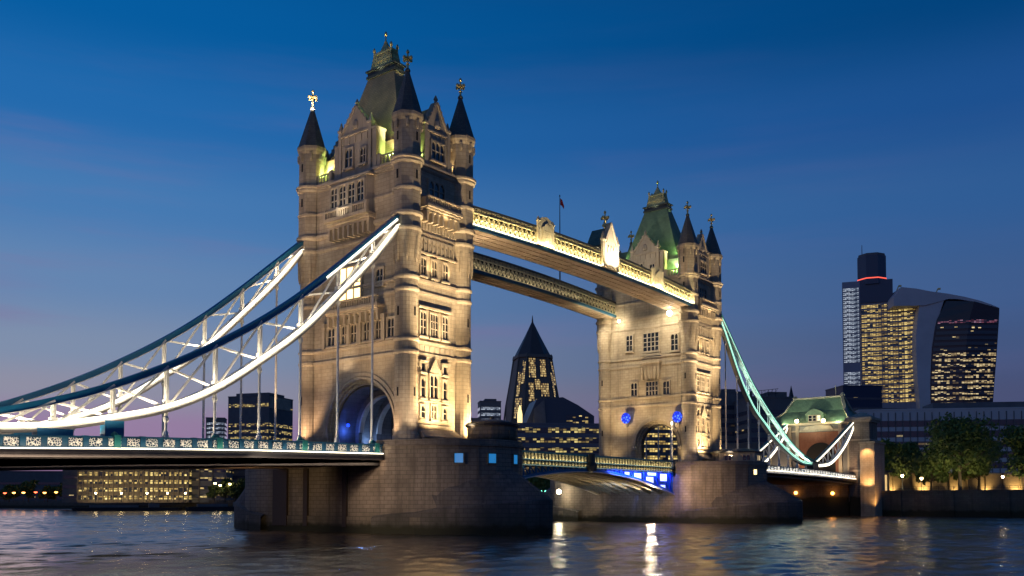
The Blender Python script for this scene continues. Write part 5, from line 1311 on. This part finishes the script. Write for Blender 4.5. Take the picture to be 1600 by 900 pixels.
# city skyscrapers
r, f_, w_, zt_ = block('skyscraper', 'tall skyscraper with pale blue lit left slab and yellow lit storeys beside the curved tower', 'skyscraper', 1352, 1446, 468, 880, 40, -.34, M_SKYB, glass=G_CITY, fh=4.6, gh_=3.3, f0=30, skip=(13, 14), parapet=False)
z1 = zat(434, 880); mm = 880/FPX
for i in range(13):
    u = -w_/2+w_*i/12; mb = MB().fr(*f_); mb.box(u-.22, u+.22, .1, .75, 28, zt_-2); mb.build('facade_fin', M_SKYB, r)
mb = MB().fr(*f_); mb.box(-w_/2-27*mm, -w_/2-.3, -26, 1.5, BZ0, z1); mb.build('left_slab', M_SKYB, r)
for i in range(50):
    z = 24+i*4.1
    if i in (26, 27) or z > z1-9: continue
    mb = MB().fr(*f_); a, b = -w_/2-26*mm, -w_/2-2*mm; mb.add([(a, 1.7, z), (b, 1.7, z), (b, 1.7, z+3.1), (a, 1.7, z+3.1), (a, 1.4, z), (b, 1.4, z), (b, 1.4, z+3.1), (a, 1.4, z+3.1)], [(0, 1, 2, 3), (4, 7, 6, 5), (0, 4, 5, 1), (2, 6, 7, 3)], uvs=[[(0, 0), (b-a, 0), (b-a, 3.1), (0, 3.1)]]+[[(0, 0)]*4]*3)
    mb.build('ribbon_window', G_COOL, r)
mb = MB().fr(*f_); mb.box(-w_/2-8*mm, w_/2-46*mm, -30, 1.2, zt_-1, zat(434, 880)); mb.lathe(-w_/2+18*mm, -10, [(23*mm, zat(440, 880)), (23*mm, zat(394, 880))], 8); mb.build('upper_core', plain('dark_core', (.06, .08, .13), .35), r)
mb = MB().fr(*f_); mb.lathe(-w_/2+18*mm, -10, [(22*mm, zat(394.5, 880)), (21*mm, zat(390, 880))], 8); mb.lathe(-w_/2+4*mm, -10, [(.5, zat(398, 880)), (.3, zat(372, 880))], 6); mb.build('roof_plant', M_CONCD, r)
mb = MB().fr(*f_); mb.lathe(-w_/2+18*mm, -10, [(23.4*mm, zat(431.3, 880)), (23.4*mm, zat(429.7, 880))], 8); mb.build('red_light_band', emis('red_band', (1, .10, .03), 1.5), r)
# curved, top-heavy tower
d3 = 860; m3 = d3/FPX; f3 = bframe(1500, d3, -.10); cv = thing('curved_tower', 'top-heavy curved skyscraper bulging at the top, with pale side fin and scattered yellow storeys', 'skyscraper', (*f3[0], BZ0))
def edgeL(z):   # left edge of the glass face in px offset, by height
    t = (z-BZ0)/(zat(470, d3)-BZ0); return lerp([(0, -28), (.05, -30), (.17, -33), (.29, -38), (.47, -43.5), (.59, -43.5), (.76, -40.5), (.9, -33), (1.0, -18)], t)
def edgeR(z):
    t = (z-BZ0)/(zat(470, d3)-BZ0); return lerp([(0, 46), (.09, 47), (.43, 50), (.71, 57), (.93, 61), (1, 61.5)], t)
def bulge(z):
    t = (z-BZ0)/(zat(470, d3)-BZ0); return lerp([(0, 0), (.3, 0), (.6, 1.5), (.85, 4), (1.0, 5)], t)
top = zat(470, d3); nz = 22; P = []; F = []
for i in range(nz+1):
    z = BZ0+(top-BZ0)*i/nz; a, b, w = edgeL(z)*m3, edgeR(z)*m3, bulge(z)
    zr = z-((z-BZ0)/(top-BZ0))**9*13*m3; zm = z-((z-BZ0)/(top-BZ0))**9*3*m3
    P += [(a, w-.5, z), ((a+b)/2, w+3.2, zm), (b, w-.5, zr), (b, -28-w, zr), (a, -28-w, z)]
for i in range(nz):
    for k in range(5): F.append((5*i+k, 5*i+(k+1) % 5, 5*i+5+(k+1) % 5, 5*i+5+k))
F.append(tuple(5*nz+k for k in range(5)))
mb = MB().fr(*f3); mb.add(P, F); mb.build('glass_body', plain('curved_dark_glass', (.045, .045, .06), .2, var=.3, scale=.05), cv)
# pale fin and roof sweep
mb = MB().fr(*f3); q = []
for i in range(13):
    z = BZ0+(zat(462, d3)-BZ0)*i/12; a = edgeL(min(z, top))*m3; q.append((a, z))
left = [(lerp([(BZ0, -57), (zat(638, d3), -58), (zat(593, d3), -62), (zat(547, d3), -63), (zat(500, d3), -62), (zat(475, d3), -55), (zat(462, d3), -55)], z)*m3, z) for x, z in q]
n = len(q)
v = [(x, 2.6, z) for x, z in q]+[(x, 1.6, z) for x, z in left]+[(x, -26, z) for x, z in q]+[(x, -26, z) for x, z in left]
F = []
for i in range(n-1): F += [(i, i+1, n+i+1, n+i), (2*n+i, 3*n+i, 3*n+i+1, 2*n+i+1), (n+i, n+i+1, 3*n+i+1, 3*n+i), (i, 2*n+i, 2*n+i+1, i+1)]
F += [(0, n, 3*n, 2*n), (n-1, 2*n-1+0, 4*n-1, 3*n-1)]
mb.add(v, F); mb.build('side_fin', M_PALE, cv)
mb = MB().fr(*f3)
tp = [(-85, 446), (-62, 449), (-40, 454), (-15, 458), (10, 463.5), (33, 470), (50, 476.5), (61.5, 482)]
bt = [(61, 489), (45, 480), (25, 472), (0, 467), (-14, 466.5), (-22, 469), (-50, 476), (-97, 476), (-97, 462)]
mb.prism([(x*m3, zat(y, d3)) for x, y in tp+bt], -26, 3.4); mb.build('roof_sweep', M_PALE, cv)
for (x, y) in ((-86, 447), (-26, 453)):
    mb = MB().fr(*f3); mb.beam((x*m3, -8, zat(y, d3)), ((x+3)*m3, -8, zat(y-7, d3)), .9, raw=False); mb.beam(((x+3)*m3, -8, zat(y-7, d3)), ((x+7)*m3, -8, zat(y-7, d3)), 1.6, raw=False); mb.build('roof_crane', M_GOLD, cv)
for i in range(32):
    z = 12+i*5.1
    if z > top-6: break
    a, b, w = edgeL(z)*m3+1.2, edgeR(z)*m3-.8, bulge(z)+.4
    t = (z-BZ0)/(top-BZ0); g = G_CITYB if t < .74 else (G_RED if .86 < t < .97 else G_DARK)
    mb = MB().fr(*f3); c = (a+b)/2; L = b-a; h = 3.0
    mb.add([(a, w, z), (c, w+3.4, z), (c, w+3.4, z+h), (a, w, z+h)], [(0, 1, 2, 3)], uvs=[[(0, 0), (L/2, 0), (L/2, h), (0, h)]])
    mb.add([(c, w+3.4, z), (b, w, z), (b, w, z+h), (c, w+3.4, z+h)], [(0, 1, 2, 3)], uvs=[[(L/2, 0), (L, 0), (L, h), (L/2, h)]])
    mb.add([(a, w-.8, z), (b, w-.8, z), (b, w-.8, z+h), (a, w-.8, z+h)], [(0, 3, 2, 1)], uvs=[[(0, 0)]*4])
    mb.build('ribbon_window', g, cv)
# mid blocks on the right
block('dark_block', 'dark blue flat block behind the right end of the gatehouse roof', 'building', 1318, 1382, 604, 560, 24, .1, plain('night_blue_cladding', (.03, .045, .09), .5), glass=G_DARK, fh=6, gh_=1.4)
block('dark_block', 'stepped dark block below the skyscraper, right of the gatehouse', 'building', 1340, 1420, 640, 470, 24, .1, M_CONCD, glass=G_DARK, fh=4.2, gh_=2)
r, f_, w_, zt_ = block('long_office', 'long low office with horizontal concrete bands above the trees at the right', 'office building', 1352, 1680, 640, 400, 24, -.16, M_PALE, glass=G_DARK, fh=4.6, gh_=2.7, f0=14.0, margin=.2)
mb = MB().fr(*f_); mb.box(-w_*.15, w_*.5, -20, -4, zt_+.5, zt_+3.4); mb.build('roof_storey', M_CONCD, r)
for i in range(30):
    u = -w_/2+w_*i/30; mb = MB().fr(*f_); mb.box(u-.15, u+.15, .1, .4, 12, zt_-1); mb.build('facade_mullion', M_CONCD, r)
# lit garden wall behind the trees
x0, y0 = atp(1366, 318); x1, y1 = atp(1700, 345)
L = math.hypot(x1-x0, y1-y0); U = ((x1-x0)/L, (y1-y0)/L); Nn = (-U[1], U[0])
if Nn[0] > 0: Nn = (-Nn[0], -Nn[1])
emb_l = gw = thing('garden_wall', 'warm lit stone wall along the path behind the trees', 'wall', (x0, y0, 6.9))
M_GW = stone('warm_garden_stone', (.34, .27, .17), (.28, .22, .14), (.12, .1, .07), 1.2, .5)
mb = MB().fr((x0, y0), U, Nn); mb.box(0, L, -1, 0, 6.5, 14.0)
for i in range(12): mb.box(i*L/12-.4, i*L/12+.4, 0, .5, 6.5, 14.3)
mb.build('wall', M_GW, gw)
mb = MB().fr((x0, y0), U, Nn); mb.box(-.5, L+.5, -1.3, .35, 14.0, 14.5); mb.build('coping', M_CONC, gw)
for i in range(7):
    q = (x0+U[0]*L*(i+.5)/7+Nn[0]*2.2, y0+U[1]*L*(i+.5)/7+Nn[1]*2.2); flood((*q, 7.2), (q[0]-Nn[0]*2.2, q[1]-Nn[1]*2.2, 11), (2400, 3600, 1800)[i % 3], (1, .66, .25), gw, 130)
kw = thing('kiosk', 'small lit pavilion beside the gatehouse buttress', 'kiosk', (*atp(1374, 296), 6.9))
fk = bframe(1374, 296); mb = MB().fr(*fk); mb.box(-3.2, 3.2, -5, 0, 6.8, 13.6); mb.build('wall', M_GW, kw)
mb = MB().fr(*fk); mb.box(-4.6, 3.8, -5.6, .8, 13.6, 14.2); mb.build('roof', M_DARK, kw)
mb = MB().fr(*fk); mb.box(.2, 2.4, -.1, .1, 7.2, 12.8); mb.build('lit_window', emis('kiosk_light', (1, .62, .2), .8), kw)
mb = MB().fr(*fk); mb.box(-2.6, -1.0, -.1, .12, 6.9, 12.2); mb.build('door', M_DOOR, kw)

# railing along the river wall
rl_ = thing('railing', 'thin metal railing along the top of the dark river wall', 'railing', (185, -17, 7.45))
mb = MB()
for z in (8.0, 8.5): mb.box(184.6, 184.68, -140, -21, z, z+.06)
for y in range(-140, -20, 2): mb.box(184.58, 184.7, y, y+.1, 7.45, 8.56)
mb.build('rail', M_DARK, rl_)
# street lamps on the embankment
def street_lamp(px, d, h, label, p, r=.42, mat=M_LAMP, col=(1, .72, .36), base=6.9, group='street lamps on the right bank'):
    x, y = atp(px, d); root = thing('street_lamp', label, 'street lamp', (x, y, base), group)
    mb = MB().fr((x, y)); mb.lathe(0, 0, [(.28, base-.05), (.2, base+.8), (.1, base+1.2), (.08, base+h-.5), (.2, base+h-.35)], 8); mb.build('post', M_DARK, root)
    mb = MB().fr((x, y)); mb.lathe(0, 0, [(.2, base+h-.35), (r, base+h), (r, base+h+.3), (.12, base+h+.75)], 10); mb.build('lantern', mat, root)
    mb = MB().fr((x, y)); mb.lathe(0, 0, [(r*1.15, base+h+.42), (.2, base+h+.85), (.05, base+h+1.1)], 8); mb.build('cap', M_DARK, root)
    lamp('POINT', (x, y, base+h+.1), p, col, root, size=r)
for (px, dd, pw) in ((1492, 300, 2200), (1515, 303, 2000), (1470, 300, 1400), (1405, 298, 3500), (1580, 303, 1500), (1385, 300, 900)): flood((*atp(px, dd), 7.4), (*atp(px, dd+8), 24), pw, (1, .78, .38), emb_l, 110)  # added spots at the trunk bases, lightening the dark crowns
street_lamp(1410, 300, 5.6, 'lamp shining into the small tree left of the big one', 9000)
street_lamp(1440, 302, 4.8, 'round lamp left of the big tree trunk', 9000)
street_lamp(1567, 312, 5.6, 'lone lamp near the right edge, right of the big tree', 9000)
street_lamp(1500, 316, 3.6, 'low lamp behind the big tree trunk', 3500, r=.3)
street_lamp(1378, 292, 5.0, 'lamp beside the kiosk next to the gatehouse buttress', 2500, r=.3)
street_lamp(1625, 318, 5.0, 'lamp outside the right edge of the view', 3000, r=.3)
# far left bank: warm and red lamps
rr_ = random.Random(5)
DL = ['leftmost', 'second', 'third', 'fourth', 'fifth', 'sixth', 'seventh', 'eighth']
for i, px in enumerate((8, 22, 37, 56, 70, 88, 100, 115)):
    street_lamp(px, 500, 3.6+rr_.random()*1.5, f'{DL[i]} red-orange lamp from the left on the far left bank', 140, r=.8, mat=M_LAMPO if i % 3 else M_LAMPR, col=(1, .4, .12), base=4.2, group='red and orange lamps on the far left bank')
for i, px in enumerate((336, 344, 359, 372, 380)):
    street_lamp(px, 452+i*4, 6+rr_.random()*3, f'{DL[i]} yellow lamp from the left among the trees beside the near pier', 500, r=.6, mat=M_LAMP, col=(1, .75, .3), base=4.2, group='yellow lamps near the near pier')
for i, px in enumerate((150, 190, 230, 262, 290)):
    street_lamp(px, 440, 4.0, f'{DL[i]} quay lamp from the left before the lit riverside office', 260, r=.45, mat=M_LAMP, col=(1, .75, .35), base=4.2, group='quay lamps before the riverside office')
for i, px in enumerate((1142, 1150, 1183, 1213, 1218)):
    street_lamp(px, 300+(i % 2)*6, 9+rr_.random()*5, f'{DL[i]} warm lamp from the left between the right tower and the gatehouse', 240, r=.42, mat=M_LAMP, base=4.2, group='warm lamps behind the right span')
for i, (px, m) in enumerate(((845, M_LAMPG), (853, M_LAMPG))):
    street_lamp(px, 300, 3.2, ('left' if i == 0 else 'right')+' small green light beside the near pier nose', 60, r=.4, mat=m, col=(.2, 1, .6), base=4.2, group='small green lights under the drawbridge')
# moored boats left of the near pier
for i, (px, L_, h) in enumerate(((200, 46, 2.6), (345, 30, 3.2))):
    x, y = atp(px, 432); root = thing('moored_barge', ['long low dark barge moored before the lit riverside office', 'shorter dark barge moored left of the near pier'][i], 'barge', (x, y, 0), 'barges on the far bank')
    fb = bframe(px, 432, .5); mb = MB().fr(*fb)
    mb.hexa([(-L_/2+2, -2.5), (L_/2-1.5, -2.5), (L_/2, 0), (L_/2-1.5, 2.5), (-L_/2+2, 2.5), (-L_/2, 0)], [(-L_/2, -3), (L_/2-1, -3), (L_/2+1.5, 0), (L_/2-1, 3), (-L_/2, 3), (-L_/2-1, 0)], -.4, h*.6); mb.build('hull', M_DARK, root)
    mb = MB().fr(*fb); mb.box(-L_*.35, L_*.1, -1.6, 1.6, h*.6, h); mb.box(L_*.2, L_*.3, -1.4, 1.4, h*.6, h*1.3); mb.build('cabin', M_CONCD, root)

# ------------------------------------------------------------------ trees
def leaf_mat(name, c1, c2):
    m, nt, b = new_mat(name)
    oi = N(nt, 'ShaderNodeNewGeometry')
    n = noise(nt, .8, 3)
    nt.links.new(mixc(nt, oi.outputs['Random Per Island'], c1, c2), b.inputs['Base Color'])
    b.inputs['Roughness'].default_value = .7; b.inputs['Specular IOR Level'].default_value = .2
    return m
M_LEAF = leaf_mat('plane_leaves', (.08, .15, .04), (.15, .19, .06))
M_LEAF2 = leaf_mat('pale_leaves', (.06, .10, .03), (.11, .13, .04))
M_BARK = plain('bark', (.09, .07, .05), .9, var=.6, scale=3)
def tree(px, d, base, h, r, label, seed, mat=M_LEAF, group='trees on the embankment', n=5200, trunk_h=.22, leaf=.55, kind='broadleaf_tree'):
    x, y = atp(px, d); rd = random.Random(seed)
    root = thing(kind, label, 'tree', (x, y, base), group)
    th = h*trunk_h
    mb = MB().fr((x, y)); mb.lathe(0, 0, [(h*.028, base-.2), (h*.02, base+th), (h*.014, base+h*.55), (.05, base+h*.8)], 8)
    blobs = []
    for i in range(15):
        a = rd.random()*2*pi; q = rd.random()**.5*r*.66; z = base+h*(.34+.52*rd.random()); q *= (1-.45*max(0, (z-base)/h-.55)/.45)
        blobs.append((q*cos(a), q*sin(a), z, r*(.30+.22*rd.random())))
        mb.beam((x, y, base+th+h*.2*rd.random()), (x+q*cos(a), y+q*sin(a), z), h*.010)
    blobs.append((0, 0, base+h*.82, r*.42)); blobs.append((0, 0, base+h*.55, r*.6))
    mb.build('trunk', M_BARK, root)
    V = []; Fc = []
    for i in range(n):
        bx, by, bz, br = blobs[rd.randrange(len(blobs))]
        while True:
            p = Vector((rd.uniform(-1, 1), rd.uniform(-1, 1), rd.uniform(-1, 1)))
            l = p.length
            if .45 < l < 1: break
        p = p*(br*(.6+.5*rd.random())/1.0) if l > .8 else p*br
        c = Vector((bx, by, bz))+Vector((p.x, p.y, p.z*.85))
        a = Vector((rd.gauss(0, 1), rd.gauss(0, 1), rd.gauss(0, 1))).normalized(); b = a.cross(Vector((rd.gauss(0, 1), rd.gauss(0, 1), rd.gauss(0, 1)))).normalized()
        s = leaf*(.6+.8*rd.random())
        k = len(V); V += [tuple(c+a*s+Vector((x, y, 0))), tuple(c+b*s*.7+Vector((x, y, 0))), tuple(c-a*s+Vector((x, y, 0))), tuple(c-b*s*.7+Vector((x, y, 0)))]
        Fc.append((k, k+1, k+2, k+3))
    mb = MB(); mb.v = V; mb.f = [list(q) for q in Fc]; mb.m = [0]*len(Fc); mb.build('crown', mat, root)
    return root
tree(1500, 306, 6.9, 25.5, 13.5, 'big spreading dark tree in the middle of the right bank', 3, n=9000)
tree(1530, 322, 6.9, 20, 10, 'darker rounded tree just behind the right side of the big one', 4, n=5000)
tree(1603, 310, 6.9, 24, 10, 'dark tree cut by the right edge of the view', 5, n=6000)
tree(1455, 312, 6.9, 15, 7, 'smaller tree left of the big spreading one', 6, n=3500)
tree(1410, 306, 6.9, 13, 5.2, 'small sparse tree lit yellow from below by a lamp', 7, M_LEAF2, n=2200)
tree(1385, 318, 6.9, 20, 7, 'dim tree close beside the gatehouse buttress', 8, n=3500)
tree(1425, 330, 6.9, 20, 8, 'dim tree behind the small yellow lit one', 9, n=3500)
for i, (px, h) in enumerate(((335, 9), (352, 12), (368, 10), (383, 13))):
    tree(px, 462, 4.2, h, h*.42, f'{DL[i]} small tree from the left, between riverside office and near pier', 20+i, M_LEAF2, 'small trees beside the near pier', 1300, leaf=.6)
for i, px in enumerate((15, 45, 75, 105)):
    tree(px, 520, 4.2, 9+i % 2*3, 6, f'{DL[i]} dark tree from the left on the far left bank', 30+i, M_LEAF, 'dark trees on the far left bank', 1300, leaf=.8)
for i, (px, d) in enumerate(((838, 330), (856, 345), (872, 338))):
    tree(px, d, 4.2, 10, 4.5, f'{DL[i]} dark tree from the left, seen under the drawbridge', 40+i, M_LEAF, 'dark trees under the drawbridge', 1300, leaf=.6)
# distant dark skyline along the horizon
hb = MB()
rr_ = random.Random(11)
for px in list(range(-100, 330, 44))+list(range(880, 1320, 60)):
    pass
x0, y0 = atp(-500, 1500)
P = []; F = []
k = 60
for i in range(k+1):
    px = -700+i*50; x, y = atp(px, 1400); x2, y2 = atp(px, 1900); h = 10+5*sin(i*.9)+4*sin(i*2.3+1)
    P += [(x, y, 3), (x, y, 8+h*.5), (x2, y2, 10+h), (x2, y2, 3)]
for i in range(k):
    for j in range(3): F.append((4*i+j, 4*i+4+j, 4*i+5+j, 4*i+1+j))
hb.add(P, F); hl_ = hb.build('distant_hills', plain('distant_ground', (.03, .032, .045), .9)); hl_['kind'] = 'structure'
